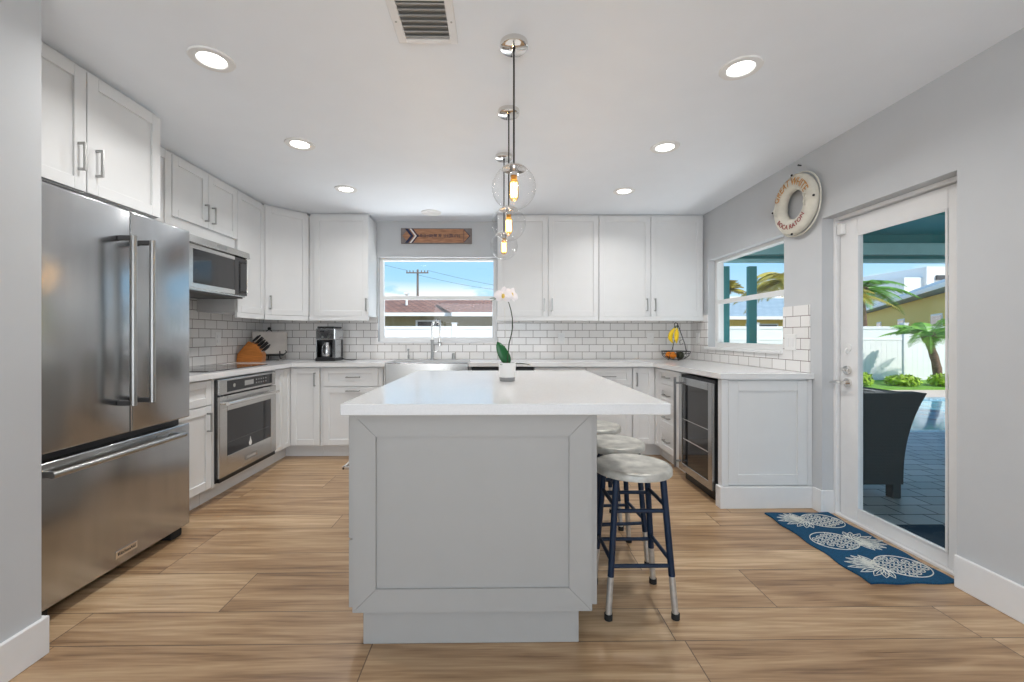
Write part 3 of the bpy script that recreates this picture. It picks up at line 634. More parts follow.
SEAT = seat_material()
s0 = make_stool('nearest of the stools, round galvanised seat on navy legs with silver feet', .602, 1.885, 0)
dup(s0, (.622, 2.28, 0), math.radians(4), 'middle stool in the row along the island, galvanised seat half under the worktop')
dup(s0, (.618, 2.70, 0), math.radians(-3), 'farthest stool of the row, only its seat edge showing past the island')

# ------------------------------------------------------------------ pendants
def make_pendant(x, y, zc, label):
    t = thing('pendant_lamp', label, 'pendant lamp', (x, y, ZC), 0, 'clear globe pendants over the island')
    b = B(); b.lathe([(0, 0), (.060, 0), (.061, -.006), (.060, -.022), (.055, -.026), (0, -.026)], 40); b.build('canopy', 'chrome', t, True)
    dz = zc-ZC; R = .095
    b = B(); b.cyl((0, 0, -.026), (0, 0, dz+R+.012), .0040, n=8); b.cyl((0, 0, -.026), (0, 0, -.05), .006, .003, n=10); b.build('cord', 'black', t, True)
    b = B(); prof = []
    a0 = .36
    for i in range(25):
        a = a0+(PI-a0)*i/24; prof.append((R*math.sin(a), dz+R*math.cos(a)))
    prof[-1] = (0.0, dz-R)
    b.lathe(prof, 48); g = b.build('glass_globe', 'globe', t, True)
    b = B(); b.lathe([(0, dz+R+.014), (.012, dz+R+.010), (.030, dz+R+.002), (.052, dz+R-.012), (.054, dz+R-.016), (.052, dz+R-.018), (.018, dz+R-.016), (.018, dz+R-.045), (0, dz+R-.045)], 32); b.build('socket_cap', 'chrome', t, True)
    b = B(); b.lathe([(.013, dz+R-.045), (.014, dz+R-.06), (.020, dz+R-.075), (.0205, dz+R-.135), (.014, dz+R-.150), (0, dz+R-.155)], 24); bl = b.build('bulb', 'bulb', t, True)
    b = B(); b.lathe([(.012, dz+R-.045), (.0125, dz+R-.062), (0, dz+R-.062)], 20); b.build('bulb_base', 'brass', bl, True)
    b = B(); pts = []
    for i in range(9):
        a = PI*2*i/8; x_, y_ = .0125*math.cos(a), .0125*math.sin(a)
        pts += [(x_, y_, dz+R-.075), (x_, y_, dz+R-.135)] if i % 2 == 0 else [(x_, y_, dz+R-.135), (x_, y_, dz+R-.075)]
    b.tube(pts, .0017, 5); b.build('filament', 'filament', bl, True)
    l = bpy.data.lights.new('pendant_glow', 'POINT'); l.energy = 1.6; l.color = (1, .72, .42); l.shadow_soft_size = .015
    lo = bpy.data.objects.new('pendant_glow', l); C.objects.link(lo); lo.location = (x, y, zc-.02)
    return t
make_pendant(.073, 1.835, 1.816, 'nearest clear globe pendant with amber filament bulb and chrome canopy')
make_pendant(.066, 2.385, 1.804, 'middle clear globe pendant, its globe just below the nearest one')
make_pendant(.049, 2.98, 1.806, 'farthest and lowest-looking clear globe pendant in the row')

# ------------------------------------------------------------------ ceiling lights, vent, speaker
DL = [(-1.303, 1.96, 'recessed ceiling light above the refrigerator'), (1.15, 1.99, 'recessed ceiling light nearest on the right, before the life ring'),
      (-1.298, 2.817, 'recessed ceiling light above the oven, second in the left row'), (1.124, 2.83, 'recessed ceiling light in the middle of the right row'),
      (-1.299, 3.675, 'recessed ceiling light farthest in the left row'), (1.108, 3.693, 'recessed ceiling light farthest in the right row')]
def downlight(x, y, label=None):
    t = thing('recessed_light', label or 'recessed light', 'ceiling light', (x, y, ZC), 0, 'recessed downlights in the ceiling')
    b = B(); b.lathe([(.056, -.001), (.062, -.007), (.090, -.006), (.094, -.001), (.094, 0), (.056, 0)], 40, closed=True); b.build('trim_ring', 'white', t, True)
    b = B(); b.cyl((0, 0, -.0005), (0, 0, -.003), .056, n=32); b.build('lens', 'lampglow', t)
    l = bpy.data.lights.new('downlight', 'AREA'); l.shape = 'DISK'; l.size = .12; l.energy = 5.6; l.color = (1, .99, .97); l.spread = 2.65
    lo = bpy.data.objects.new('downlight', l); C.objects.link(lo); lo.location = (x, y, ZC-.012)
for a in DL: downlight(*a)
sp = thing('ceiling_speaker', 'round white flush fitting in the ceiling before the sink window', 'ceiling fitting', (-.673, 4.36, ZC))
b = B(); b.lathe([(0, -.008), (.085, -.008), (.088, -.010), (.10, -.008), (.103, 0), (0, 0)], 40); b.build('cover', 'white', sp, True)
vt = thing('air_vent', 'square white ceiling air vent with grey louvres', 'vent', (0, 0, ZC))
b = B(); ox0, ox1, oy0, oy1 = -.42, -.167, 1.565, 1.832; ix0, ix1, iy0, iy1 = -.384, -.2, 1.60, 1.806
b.box(ox0, oy0, -.008, ix0, oy1, 0, .002); b.box(ix1, oy0, -.008, ox1, oy1, 0, .002); b.box(ix0, oy0, -.008, ix1, iy0, 0, .002); b.box(ix0, iy1, -.008, ix1, oy1, 0, .002)
b.build('frame', 'trim', vt)
b = B(); b.box(ix0, iy0, -.0008, ix1, iy1, -.0002); b.build('backing', 'louvre', vt)
for k in range(7):
    y = iy0+.014+k*(iy1-iy0)/7; b = B(); b.prism_ax([(y-.010, -.010), (y+.012, -.002), (y+.012, -.0035), (y-.010, -.0115)], ix0, ix1, 0); b.build('louvre', 'louvre', vt)
b = B(); b.cyl((ox0+.016, 1.705, -.008), (ox0+.016, 1.705, -.0095), .004, n=10); b.cyl((ox1-.016, 1.705, -.008), (ox1-.016, 1.705, -.0095), .004, n=10); b.build('screw', 'nickel', vt)

# ------------------------------------------------------------------ counter objects
# knife block
kb = thing('knife_block', 'orange wood knife block full of black-handled knives in the left corner', 'knife block', (-2.44, 4.25, CZ), math.radians(8)); kb.scale = (.9, .9, .9)
b = B(); b.prism_ax([(-.13, .0), (.13, .0), (.135, .085), (.075, .19), (-.01, .225), (-.12, .085)], -.055, .055, 1)
bmesh.ops.bevel(b.bm, geom=b.bm.edges[:], offset=.004, segments=2, affect='EDGES'); b.build('block', 'wood', kb)
dirv = Vector((.72, 0, .70)).normalized(); k = 0
e0 = Vector((.0, 0, .225)); e1 = Vector((.132, 0, .09))
for row in range(3):
    for j in range(5):
        if row == 2 and j in (0,): continue
        p = e0.lerp(e1, .10+.19*j); p.y = -.034+.034*row
        q = p+dirv*.02; L_ = .085 + .02*((j+row) % 2)-.01*row
        b = B(); b.tube([q, q+dirv*L_*.5, q+dirv*L_], .008, 8, rs=[.007, .009, .008]); kn = b.build('knife_handle', 'black', kb, True)
        b = B(); b.cyl(p-dirv*.004, q, .0065, n=8); b.build('bolster', 'steel', kn, True)
# cutting board on black easel
cb = thing('marble_board', 'pale marble serving board standing across the back left corner', 'serving board', (-2.385, 4.505, CZ), math.radians(40))
b = B(); b.box(-.165, 0, .065, .165, .016, .305, .006, 2); bmesh.ops.rotate(b.bm, verts=b.bm.verts, cent=(0, 0, .065), matrix=Matrix.Rotation(-.10, 3, 'X')); b.build('board', 'marble', cb)
es = thing('board_easel', 'small black iron easel holding the marble board', 'easel', (-2.385, 4.505, CZ), math.radians(40))
b = B()
for s in (-1, 1):
    b.tube([(s*.08, -.045, .095), (s*.08, -.05, .06), (s*.08, -.005, .055), (s*.06, .03, .055)], .006, 8)
    b.tube([(s*.08, -.035, .055), (s*.085, -.04, .02), (s*.105, -.05, .004)], .007, 8)
    b.tube([(s*.06, .03, .055), (s*.03, .055, .30), (0, .056, .33)], .005, 8)
b.tube([(-.12, -.03, .056), (.12, -.03, .056)], .010, 8); b.tube([(0, .05, .08), (0, .10, .004)], .005, 8); b.tube([(-.06, .03, .056), (.06, .03, .056)], .005, 8)
b.tube([(.12, -.03, .056), (.15, -.04, .085), (.135, -.04, .10)], .006, 8)
b.build('frame', 'black', es, True)
B().ico((0, .054, .335), .016, 2).build('finial', 'black', es, True)
# coffee maker
cm = thing('coffee_maker', 'black and stainless drip coffee maker under the left wall cabinet', 'coffee maker', (-1.735, 4.43, CZ))
b = B(); b.box(-.10, -.12, 0, .10, .12, .035, .008, 2); b.build('base', 'black', cm)
b = B(); b.box(-.098, .03, .035, .098, .12, .22, .004); b.build('back_column', 'black', cm)
b = B(); b.box(-.10, -.11, .215, .10, .12, .335, .012, 3); hd = b.build('brew_head', 'steel', cm)
b = B(); b.box(-.085, -.108, .335, .085, .115, .352, .006, 2); b.build('lid', 'black', cm)
b = B(); b.box(-.055, -.112, .295, -.01, -.110, .312); b.build('badge', 'black', hd)
[B().cyl((-.03+i*.06, -.11, .245), (-.03+i*.06, -.116, .245), .010, n=14).build('knob', 'nickel', hd, True) for i in range(2)]
b = B(); b.box(.07, -.105, .03, .1, .05, .22, .004); b.box(-.10, -.105, .03, -.09, .05, .22, .004); b.build('side_pillar', 'steel', cm)
b = B(); b.lathe([(0, .037), (.052, .037), (.060, .06), (.060, .12), (.045, .17), (.040, .185), (.040, .19), (0, .19)], 28, (-.01, -.04, 0)); cf = b.build('carafe', 'steel', cm, True)
b = B(); b.tube([(-.01, -.10, .16), (-.01, -.125, .15), (-.01, -.125, .09), (-.01, -.10, .075)], .007, 8); b.build('carafe_handle', 'black', cf, True)
b = B(); b.tube([(.10, .08, .02), (.16, .06, .006), (.22, .03, .005), (.24, .09, .005)], .004, 6); b.build('power_cord', 'black', cm, True)
# faucet
fc = thing('faucet', 'stainless spring pull-down faucet behind the sink', 'faucet', (-.70, 4.60, CZ))
b = B(); b.cyl((0, 0, 0), (0, 0, .012), .028, n=24); b.cyl((0, 0, .012), (0, 0, .20), .0155, n=20); b.cyl((0, 0, .20), (0, 0, .215), .02, n=20); b.build('body', 'nickel', fc, True)
b = B(); ht = .42; b.cyl((0, 0, .215), (0, 0, .36), .009, n=14)
arc = [(.0, 0, .36)]+[(.045-.045*math.cos(a), -.05*math.sin(a)*0-.03*(1-math.cos(a)), .36+.06*math.sin(a)) for a in [PI*i/10 for i in range(1, 11)]]+[(.09, -.06, .30), (.09, -.06, .22)]
b.tube(arc, .008, 10); b.build('spout_hose', 'chrome', fc, True)
b = B(); n_ = 130; coil = []
for i in range(n_):
    f = i/(n_-1)*(len(arc)-1); k = min(int(f), len(arc)-2); p = Vector(arc[k]).lerp(Vector(arc[k+1]), f-k); tdir = (Vector(arc[k+1])-Vector(arc[k])).normalized()
    u = tdir.cross(Vector((0, 1, 0))).normalized(); v = tdir.cross(u); a = i*1.6; coil.append(p+.0135*(math.cos(a)*u+math.sin(a)*v))
b.tube(coil, .0018, 5); b.build('spring', 'chrome', fc, True)
b = B(); b.cyl((.09, -.06, .225), (.09, -.06, .15), .013, .017, n=18); b.build('spray_head', 'chrome', fc, True)
b = B(); b.tube([(0, 0, .16), (.045, -.03, .165), (.075, -.05, .165)], .006, 8); b.lathe([(.017, -.006), (.021, -.006), (.021, .006), (.017, .006)], 20, (.09, -.06, .185), closed=True); b.build('docking_arm', 'nickel', fc, True)
b = B(); b.tube([(.012, 0, .08), (.04, 0, .085), (.075, 0, .10)], .006, 8, rs=[.008, .006, .005]); b.build('lever', 'nickel', fc, True)
sd_ = thing('soap_dispenser', 'slim metal soap dispenser left of the faucet', 'soap dispenser', (-.955, 4.60, CZ))
b = B(); b.lathe([(0, 0), (.018, 0), (.018, .008), (.010, .012), (.010, .04), (.013, .045), (.006, .05), (.006, .10), (.011, .105), (.011, .115), (0, .118)], 20); b.build('body', 'nickel', sd_, True)
b = B(); b.tube([(0, 0, .11), (0, -.03, .112), (0, -.055, .10)], .005, 8); b.build('nozzle', 'nickel', sd_, True)
as_ = thing('air_gap_cap', 'short metal cap right of the faucet', 'sink fitting', (-.47, 4.60, CZ))
b = B(); b.lathe([(0, 0), (.021, 0), (.021, .006), (.017, .01), (.017, .062), (.012, .07), (0, .072)], 24); b.build('cap', 'nickel', as_, True)

# orchid on island
oc = thing('potted_orchid', 'white orchid in a small white pot on the island', 'plant', (.056, 2.315, .9305))
b = B(); b.lathe([(0, 0), (.036, 0), (.040, .004), (.043, .022), (.048, .095), (.049, .10), (.045, .10), (.043, .085), (0, .085)], 36); b.build('pot', 'white', oc, True)
b = B(); b.lathe([(.0375, .0005), (.0415, .0005), (.0440, .020), (.0425, .022)], 36, closed=True); b.build('pot_band', 'potgrey', oc, True)
b = B(); b.lathe([(0, .092), (.03, .09), (.0435, .087), (.0435, .0855), (0, .0855)], 24); b.build('potting_bark', 'soil', oc, True)
def blade(b, base, d, up, L, w, droop, n=10, fold=.25, tip=.02):
    base, d, up = Vector(base), Vector(d).normalized(), Vector(up); side = d.cross(up).normalized(); prev = None
    for i in range(n+1):
        s_ = i/n; c = base+d*L*s_+up*(-droop*s_*s_*L); ww = w*math.sin(PI*min(1, (s_*.93+.07)))**.6*(1-tip*s_)
        if i == n: ww = .001
        row = [b.bm.verts.new(c-side*ww+up*fold*ww), b.bm.verts.new(c), b.bm.verts.new(c+side*ww+up*fold*ww)]
        if prev:
            for k in range(2): b.bm.faces.new((prev[k], prev[k+1], row[k+1], row[k]))
        prev = row
def solid(o, t=.0015):
    md = o.modifiers.new('thickness', 'SOLIDIFY'); md.thickness = t; return o
b = B(); blade(b, (.0, 0, .09), (-.42, -.1, 1), (.25, -.95, .1), .135, .030, .05); solid(b.build('leaf', 'green', oc, True))
b = B(); blade(b, (.005, .01, .088), (-.12, .2, .95), (-.2, -.95, 0), .075, .020, .1); solid(b.build('leaf', 'green', oc, True))
b = B(); blade(b, (.01, 0, .09), (.95, -.2, .16), (0, 0, 1), .12, .013, .18); solid(b.build('leaf', 'stem', oc, True))
b = B(); blade(b, (-.01, 0, .09), (-.5, -.8, .2), (0, 0, 1), .05, .013, .2); solid(b.build('leaf', 'green', oc, True))
b = B(); b.tube([(0, 0, .088), (.004, 0, .15), (.010, 0, .205), (.022, 0, .25), (.029, 0, .291), (.028, 0, .34), (.020, -.004, .385), (.008, -.010, .425), (-.004, -.014, .445)], .003, 8, rs=[.0038, .0036, .0035, .0034, .0032, .003, .0028, .0024, .002]); st = b.build('flower_spike', 'stem', oc, True)
b = B(); b.tube([(-.002, .01, .088), (-.004, .01, .2), (-.012, .008, .30), (-.014, .002, .40)], .0012, 6); b.build('support_stake', 'rope', oc, True)
def flower(c, r, face, par, rot=0, nm='flower'):
    c = Vector(c); f = Vector(face).normalized(); u = f.cross(Vector((0, 0, 1))).normalized(); v = u.cross(f)
    b = B()
    for k, (a, L, w) in enumerate(((0, 1.0, .62), (PI, 1.0, .62), (PI/2, .95, .40), (PI*1.22, .9, .36), (PI*1.78, .9, .36))):
        a += rot; d = u*math.cos(a)+v*math.sin(a); blade(b, c-d*r*.05, d+f*.1, f, r*L, r*w*.75, .12, 7, .1)
    o = solid(b.build(nm, 'petal', par, True), .0008)
    b = B(); b.ico(c+f*.006, r*.16, 2); blade(b, c, -v+f*.8, f, r*.4, r*.16, .3, 5); b.build('throat', 'yel', o, True)
flower((-.022, -.030, .462), .056, (-.15, -1, .1), oc, .1); flower((.022, -.008, .470), .050, (.55, -.8, .2), oc, .5)
b = B(); blade(b, (-.052, -.012, .447), (-1, -.1, .2), (0, 0, 1), .045, .008, .2); blade(b, (-.05, -.012, .45), (-.8, -.1, -.25), (0, 0, 1), .04, .007, .2)
solid(b.build('bud_leaves', 'green', oc, True))
b = B(); b.tube([(-.004, -.014, .445), (-.03, -.012, .452), (-.055, -.012, .447)], .0016, 6); b.build('flower_stalk', 'stem', oc, True)

# fruit stand
fs = thing('fruit_stand', 'black wire fruit basket with banana hook in the right corner', 'fruit basket', (1.885, 4.46, CZ))
b = B(); R_ = .145
for z, r in ((.095, R_), (.07, R_*.94), (.035, R_*.72), (.010, R_*.42)):
    b.tube([(r*math.cos(2*PI*i/32), r*math.sin(2*PI*i/32), z) for i in range(32)], .004 if z > .09 else .0025, 6, closed=True)
for k in range(16):
    a = 2*PI*k/16; pts = []
    for j in range(7):
        s_ = j/6; r = R_*math.sin(.42+(PI/2-.42)*s_)if s_ else R_*.42; z = .010+.085*s_**1.6; a2 = a+.5*s_*(1 if k % 2 else -1); pts.append((r*math.cos(a2), r*math.sin(a2), z))
    b.tube(pts, .002, 5)
for k in range(3):
    a = 2*PI*k/3+.5; b.ico((R_*.5*math.cos(a), R_*.5*math.sin(a), .009), .009, 1)
b.build('wire_bowl', 'black', fs, True)
b = B(); b.tube([(.13, .04, .095), (.115, .04, .17), (.08, .035, .26), (.045, .02, .34), (.02, .0, .385), (-.005, -.01, .395), (-.02, -.015, .38), (-.018, -.015, .365)], .0045, 8)
b.tube([(.0, .10, .095), (.015, .07, .2), (.03, .02, .31), (.02, .0, .38)], .0035, 8)
b.tube([(.09, .035, .22), (.06, .05, .20), (.07, .04, .16), (.10, .04, .18)], .003, 6)
b.build('hook_arm', 'black', fs, True)
bn = thing('banana', 'left one of the bananas hanging from the basket hook', 'banana', (1.872, 4.415, CZ+.352), 0, 'bananas on the hook')
def banana_mesh(par, ph, nm='fruit'):
    b = B(); pts = []; rs = []
    for i in range(11):
        s_ = i/10; pts.append((ph*(.012+.055*math.sin(PI*s_*.85)), -.01*math.sin(PI*s_), -.015-.155*s_)); rs.append(1.2*(.004, .009, .014, .0175, .019, .0195, .019, .0175, .014, .009, .004)[i])
    b.tube(pts, .01, 7, rs=rs); b.build('fruit', 'banana', par, True)
    b = B(); b.tube([(0, 0, 0.012), (ph*.006, 0, -.004), (ph*.012, 0, -.018)], .005, 6); b.build('stalk', 'stem', par, True)
    b = B(); b.ico(pts[-1], .005, 1); b.build('tip', 'black', par, True)
banana_mesh(bn, -1)
bn2 = thing('banana', 'right greenish-yellow banana hanging from the basket hook', 'banana', (1.882, 4.412, CZ+.352), 0, 'bananas on the hook')
banana_mesh(bn2, -.2)
bn3 = thing('banana', 'banana at the back of the hanging bunch', 'banana', (1.872, 4.452, CZ+.352), math.radians(-60), 'bananas on the hook')
banana_mesh(bn3, -.7)
for i, (x, y, z, r, mt, lb, ct_) in enumerate(((-.045, -.04, .053, .037, 'orange', 'orange at the front left inside the wire basket', 'orange'), (-.055, .045, .052, .036, 'orange', 'orange at the back left inside the wire basket', 'orange'), (.035, -.045, .053, .036, 'apple', 'dark avocado at the front right inside the wire basket', 'avocado'), (.045, .035, .052, .034, 'apple', 'dark avocado at the back right inside the wire basket', 'avocado'))):
    b = B(); b.ico((0, 0, 0), r, 3, (1, 1, .95) if ct_ == 'orange' else (.9, .9, 1.1)); tag(b.build(ct_, mt, None, True, loc=(1.885+x, 4.46+y, CZ+z)), lb, ct_, 'fruit in the wire basket')

# outlets and switch plates
def plate(label, loc, rz, w, h, n):
    t = thing('outlet_plate' if n == 0 else 'switch_plate', label, 'wall plate', loc, rz)
    b = B(); b.box(-w/2, -.006, -h/2, w/2, 0, h/2, .002); b.build('cover', 'white', t)
    if n == 0:
        for s in (-1, 1): b = B(); b.box(-.016, -.008, s*.022-.014, .016, -.006, s*.022+.014, .003); b.build('socket', 'trim', t)
    for k in range(n):
        b = B(); x = (k-(n-1)/2)*.046; b.box(x-.016, -.009, -.033, x+.016, -.006, .033, .002); b.build('rocker', 'trim', t)
plate('white double switch plate on the side wall tile beside the window', (WR-.0095, 3.085, 1.13), -R90, .12, .118, 2)
plate('white outlet plate on the back tile left of the fruit basket', (1.70, WB-.0095, 1.15), 0, .075, .118, 0)
plate('white outlet plate on the back tile behind the middle of the right wall cabinets', (.71, WB-.0095, 1.15), 0, .075, .118, 0)
plate('white outlet plate on the side tile under the window corner', (WR-.0095, 4.52, 1.15), -R90, .075, .118, 0)
plate('white outlet plate on the left tile beside the knife block', (WL+.0095, 3.93, 1.15), R90, .075, .118, 0)

# ------------------------------------------------------------------ wall decor
sg = thing('wooden_arrow_sign', 'weathered wooden arrow sign above the sink window', 'sign', (-.665, WB-.002, 2.275))
b = B(); b.box(-.39, -.018, -.085, .39, 0, .085, .003); b.build('board', 'signg', sg)
b = B(); b.prism_ax([(-.375, -.0), (-.305, .075), (.30, .075), (.372, .0), (.30, -.075), (-.305, -.075)][0:6], -.0195, -.018, 1); b.build('painted_arrow', 'signw', sg)
def chev(b, x, w, h=.078, y=-.021, t=.002):
    b.prism_ax([(x, h), (x+w, h), (x+w+.06, 0), (x+w, -h), (x, -h), (x+.06, 0)], y, y+t, 1)
b = B(); chev(b, -.345, .035); b.build('fletching', 'navyp', sg)
b = B(); chev(b, -.295, .018); b.build('fletching', 'white', sg)
b = B(); chev(b, -.272, .014); b.build('fletching', 'navyp', sg)
b = B(); b.prism_ax([(.30, .07), (.306, .07), (.372, 0), (.306, -.07), (.30, -.07), (.362, 0)], -.021, -.019, 1); b.box(.298, -.021, -.07, .302, -.019, .07); b.build('arrow_head', 'navyp', sg)
b = B(); x = -.215; rnd = random.Random(3)     # tiny hand-lettered line, too small to read in the photograph
for ch in range(26):
    if ch in (12, 15): b.build('lettering', 'navyp', sg); b = B(); x += .018; continue
    h = .015+.004*rnd.random(); z = .002; w_ = .0145; st = .0042
    b.box(x, -.0212, z-h, x+st, -.0195, z+h)
    k = rnd.randrange(4)
    if k in (0, 1): b.box(x+w_-st, -.0212, z-h, x+w_, -.0195, z+h)
    if k in (0, 2): b.box(x, -.0212, z+h-st, x+w_, -.0195, z+h)
    if k in (1, 3): b.box(x, -.0212, z-h, x+w_, -.0195, z-h+st)
    if k in (0, 2, 3): b.box(x, -.0212, z-st/2, x+w_, -.0195, z+st/2)
    x += .0185
b.build('lettering', 'navyp', sg)

# life ring on right wall; local: axis along -X
lr = thing('life_ring', 'cream life ring with orange and red lettering on the right wall', 'life ring', (WR, 2.985, 2.105), 0)
Rm, rx, rr = .155, .036, .056      # mean radius, half thickness, half band width
b = B(); prof = []
for i in range(20):
    a = 2*PI*i/20; prof.append((Rm+rr*math.cos(a)*(1 if abs(math.cos(a)) < 1 else 1), -.046+rx*math.sin(a)))
b.lathe(prof, 64, ax='X', closed=True); b.build('ring', 'ringw', lr, True)
def ringpt(ang, rad, lift=0):     # ang: 0 up, clockwise as seen from the room (room viewer faces +X, left = +Y)
    q = (rad-Rm)/rr; q = max(-.98, min(.98, q)); x = -.046-rx*math.sqrt(1-q*q)-lift
    return Vector((x, -rad*math.sin(ang), rad*math.cos(ang)))
def ring_text(txt, size, mean, a_c, flip, m, nm):
    b = text_bm(txt, size, .0008)
    bmesh.ops.triangulate(b.bm, faces=b.bm.faces[:]); bmesh.ops.subdivide_edges(b.bm, edges=b.bm.edges[:], cuts=2)
    for v in b.bm.verts:
        x, y, z = v.co; rad = Rm+.002+(y if not flip else -y); a = a_c+(x/mean if not flip else -x/mean)
        v.co = ringpt(a, rad, .0022+ (z+.0008))
    b.build(nm, m, lr)
ring_text('GREAT WHITE', .074, Rm*1.26, 0, False, 'orgtxt', 'upper_lettering')
ring_text('BOCA RATON', .046, Rm*1.0, PI, True, 'redtxt', 'lower_lettering')
for k in range(4):
    a = PI/4+k*PI/2+PI/4*(1) ; b = B()
    a = [0.0, PI/2, PI, 3*PI/2][k]
    pts = []
    for i in range(24):
        c = 2*PI*i/24; rad = Rm+(rr+.004)*math.cos(c); x = -.046-(rx+.004)*math.sin(c); pts.append((x, rad))
    for s_ in (-.075, .075): pass
    if k in (0, 2): pts = [q for q in pts if q[1] > Rm+rr*.45]
    NP = len(pts)
    vs = [[b.bm.verts.new(Vector((x, -r_*math.sin(a+s_), r_*math.cos(a+s_)))) for x, r_ in pts] for s_ in (-.09, 0, .09)]
    for j in range(2):
        for i in range(NP if k in (1, 3) else NP-1):
            if k in (0, 2) and (Vector(vs[j][i].co)-Vector(vs[j][(i+1) % NP].co)).length > .05: continue
            b.bm.faces.new((vs[j][i], vs[j][(i+1) % NP], vs[j+1][(i+1) % NP], vs[j+1][i]))
    bd = b.build('strap', 'ringw', lr, True)
    b = B(); b.ico(ringpt(a, Rm+rr*.95, .012)+Vector((-.002, 0, 0)), .008, 2); b.build('stud', 'black', bd, True)
b = B(); pts = []
for i in range(96):
    a = 2*PI*i/96; sag = abs(math.sin(2*a)); pts.append(Vector((-.03, -(Rm+rr+.006+.006*sag)*math.sin(a), (Rm+rr+.006+.006*sag)*math.cos(a))))
b.tube(pts, .005, 6, closed=True); b.build('rope', 'rope', lr, True)
for sg_ in (-1, 1):
    b = B(); a = sg_*PI/2
    for k in range(3):
        p = ringpt(a+(k-1)*.16, Rm-.01+.02*(k % 2), .004); b.tube([p+Vector((0, 0, -.02)), p+Vector((-.004, .008, 0)), p+Vector((0, 0, .02))], .003, 5)
    b.build('knot', 'rope', lr, True)
nl = B(); nl.cyl((WR, 2.99, 2.385), (WR-.02, 2.99, 2.388), .004, n=10); nl.cyl((WR-.02, 2.99, 2.388), (WR-.022, 2.99, 2.388), .007, n=10)
tag(nl.build('nail', 'dark', None, True), 'small dark nail in the wall above the life ring', 'nail')

# ------------------------------------------------------------------ rug
rg = thing('rug', 'blue doormat rug with three white outlined pineapples by the glass door', 'rug', (0, 0, 0))
RX0, RX1, RY0_, RY1_ = 1.765, 2.19, 1.985, 2.78
b = B(); nx, ny = 24, 44
def rz_(x, y):
    return .009+.003*math.sin(x*9+y*5)*math.sin(y*4+1)+ .010*max(0, (y-2.70)/.13)**2*max(0, (x-1.95)/.28)
g = [[b.bm.verts.new((RX0+(RX1-RX0)*i/nx+.006*math.sin(j*.5), RY0_+(RY1_-RY0_)*j/ny+.004*math.sin(i*.6), rz_(RX0+(RX1-RX0)*i/nx, RY0_+(RY1_-RY0_)*j/ny))) for i in range(nx+1)] for j in range(ny+1)]
g2 = [[b.bm.verts.new((v.co.x, v.co.y, .0005)) for v in r] for r in g]
for j in range(ny):
    for i in range(nx):
        b.bm.faces.new((g[j][i], g[j][i+1], g[j+1][i+1], g[j+1][i])); b.bm.faces.new((g2[j][i], g2[j+1][i], g2[j+1][i+1], g2[j][i+1]))
for j in range(ny):
    for i in (0, nx): b.bm.faces.new((g[j][i], g[j+1][i], g2[j+1][i], g2[j][i]))
for i in range(nx):
    for j in (0, ny): b.bm.faces.new((g[j][i], g[j][i+1], g2[j][i+1], g2[j][i]))
b.build('pile', 'rug', rg, True)
def pine(cx_, cy_, sgn):
    b = B(); rn = random.Random(int(cy_*100))
    def P(u, v):
        u, v = u*1.22-.01, v*1.12 # u along the pineapple axis (crown toward -u), v across
        x, y = cx_+sgn*u, cy_+v; return Vector((x, y, rz_(x, y)+.0015))
    a_, c_ = .098, .088
    def el(u): return c_*math.sqrt(max(0, 1-((u-.065)/a_)**2))
    b.tube([P(.065+a_*math.cos(t), c_*math.sin(t)) for t in [2*PI*i/40 for i in range(40)]], .0023, 5, closed=True)
    # lattice of rounded scales
    rows = 6
    for i in range(rows):
        u0 = -.02+i*.032
        m = 4 if i % 2 else 5
        w = el(u0+.01)
        for j in range(m):
            v0 = (j-(m-1)/2)*(.036)
            if abs(v0)+.012 > w: continue
            b.tube([P(u0+.013*math.cos(t), v0+.0145*math.sin(t)) for t in [2*PI*k/12 for k in range(12)]], .0020, 5, closed=True)
            b.tube([P(u0-.004, v0), P(u0+.005, v0)], .0020, 5)
    for k in range(9):     # crown leaves
        ang = (k-4)*.34; L = .135-.012*abs(k-4)
        u_, v_ = -math.cos(ang), math.sin(ang)*.9; o = (-.03, math.sin(ang)*.02); pl, pr = [], []
        for i in range(7):
            s_ = i/6; ww = .014*math.sin(PI*s_)
            pl.append(P(o[0]+u_*L*s_-v_*ww, o[1]+v_*L*s_+u_*ww)); pr.append(P(o[0]+u_*L*s_+v_*ww, o[1]+v_*L*s_-u_*ww))
        b.tube(pl+pr[::-1][1:-1], .0020, 5, closed=True)
        b.tube([P(o[0]+u_*L*.2, o[1]+v_*L*.2), P(o[0]+u_*L*.75, o[1]+v_*L*.75)], .0017, 5)
    b.build('pineapple_motif', 'cream', rg, True)
pine(1.985, 2.655, 1); pine(1.985, 2.39, -1); pine(1.985, 2.125, 1)

# ------------------------------------------------------------------ outdoors
GZ = -.05
struct(B().box(WR+.15, -3, GZ-.1, 7.6, 5.35, GZ).build('patio_floor', 'paver'), 'grey paved patio outside the glass door')
struct(B().box(-40, WB+.18, GZ-.22, 60, 70, GZ-.12).build('ground', 'ground'))
struct(B().box(WR+.24, 5.35, GZ-.12, 20, 11.95, GZ-.06).build('pool_surround', 'coping'), 'sandy deck round the pool')
pl = thing('swimming_pool', 'blue swimming pool beyond the patio', 'pool', (0, 0, GZ-.06))
b = B(); b.box(3.2, 5.5, 0, 12, 8.2, .035); b.build('water', 'water', pl)
b = B(); b.box(3.0, 5.36, 0, 12.2, 5.5, .06, .01); b.box(3.0, 8.2, 0, 12.2, 8.4, .06, .01); b.box(3.0, 5.5, 0, 3.2, 8.2, .06, .01); b.box(12, 5.5, 0, 12.2, 8.2, .06, .01); b.build('tiled_edge', mat('mosaic_tile', (.33, .45, .50), .3, noise=.5, nscale=30), pl)
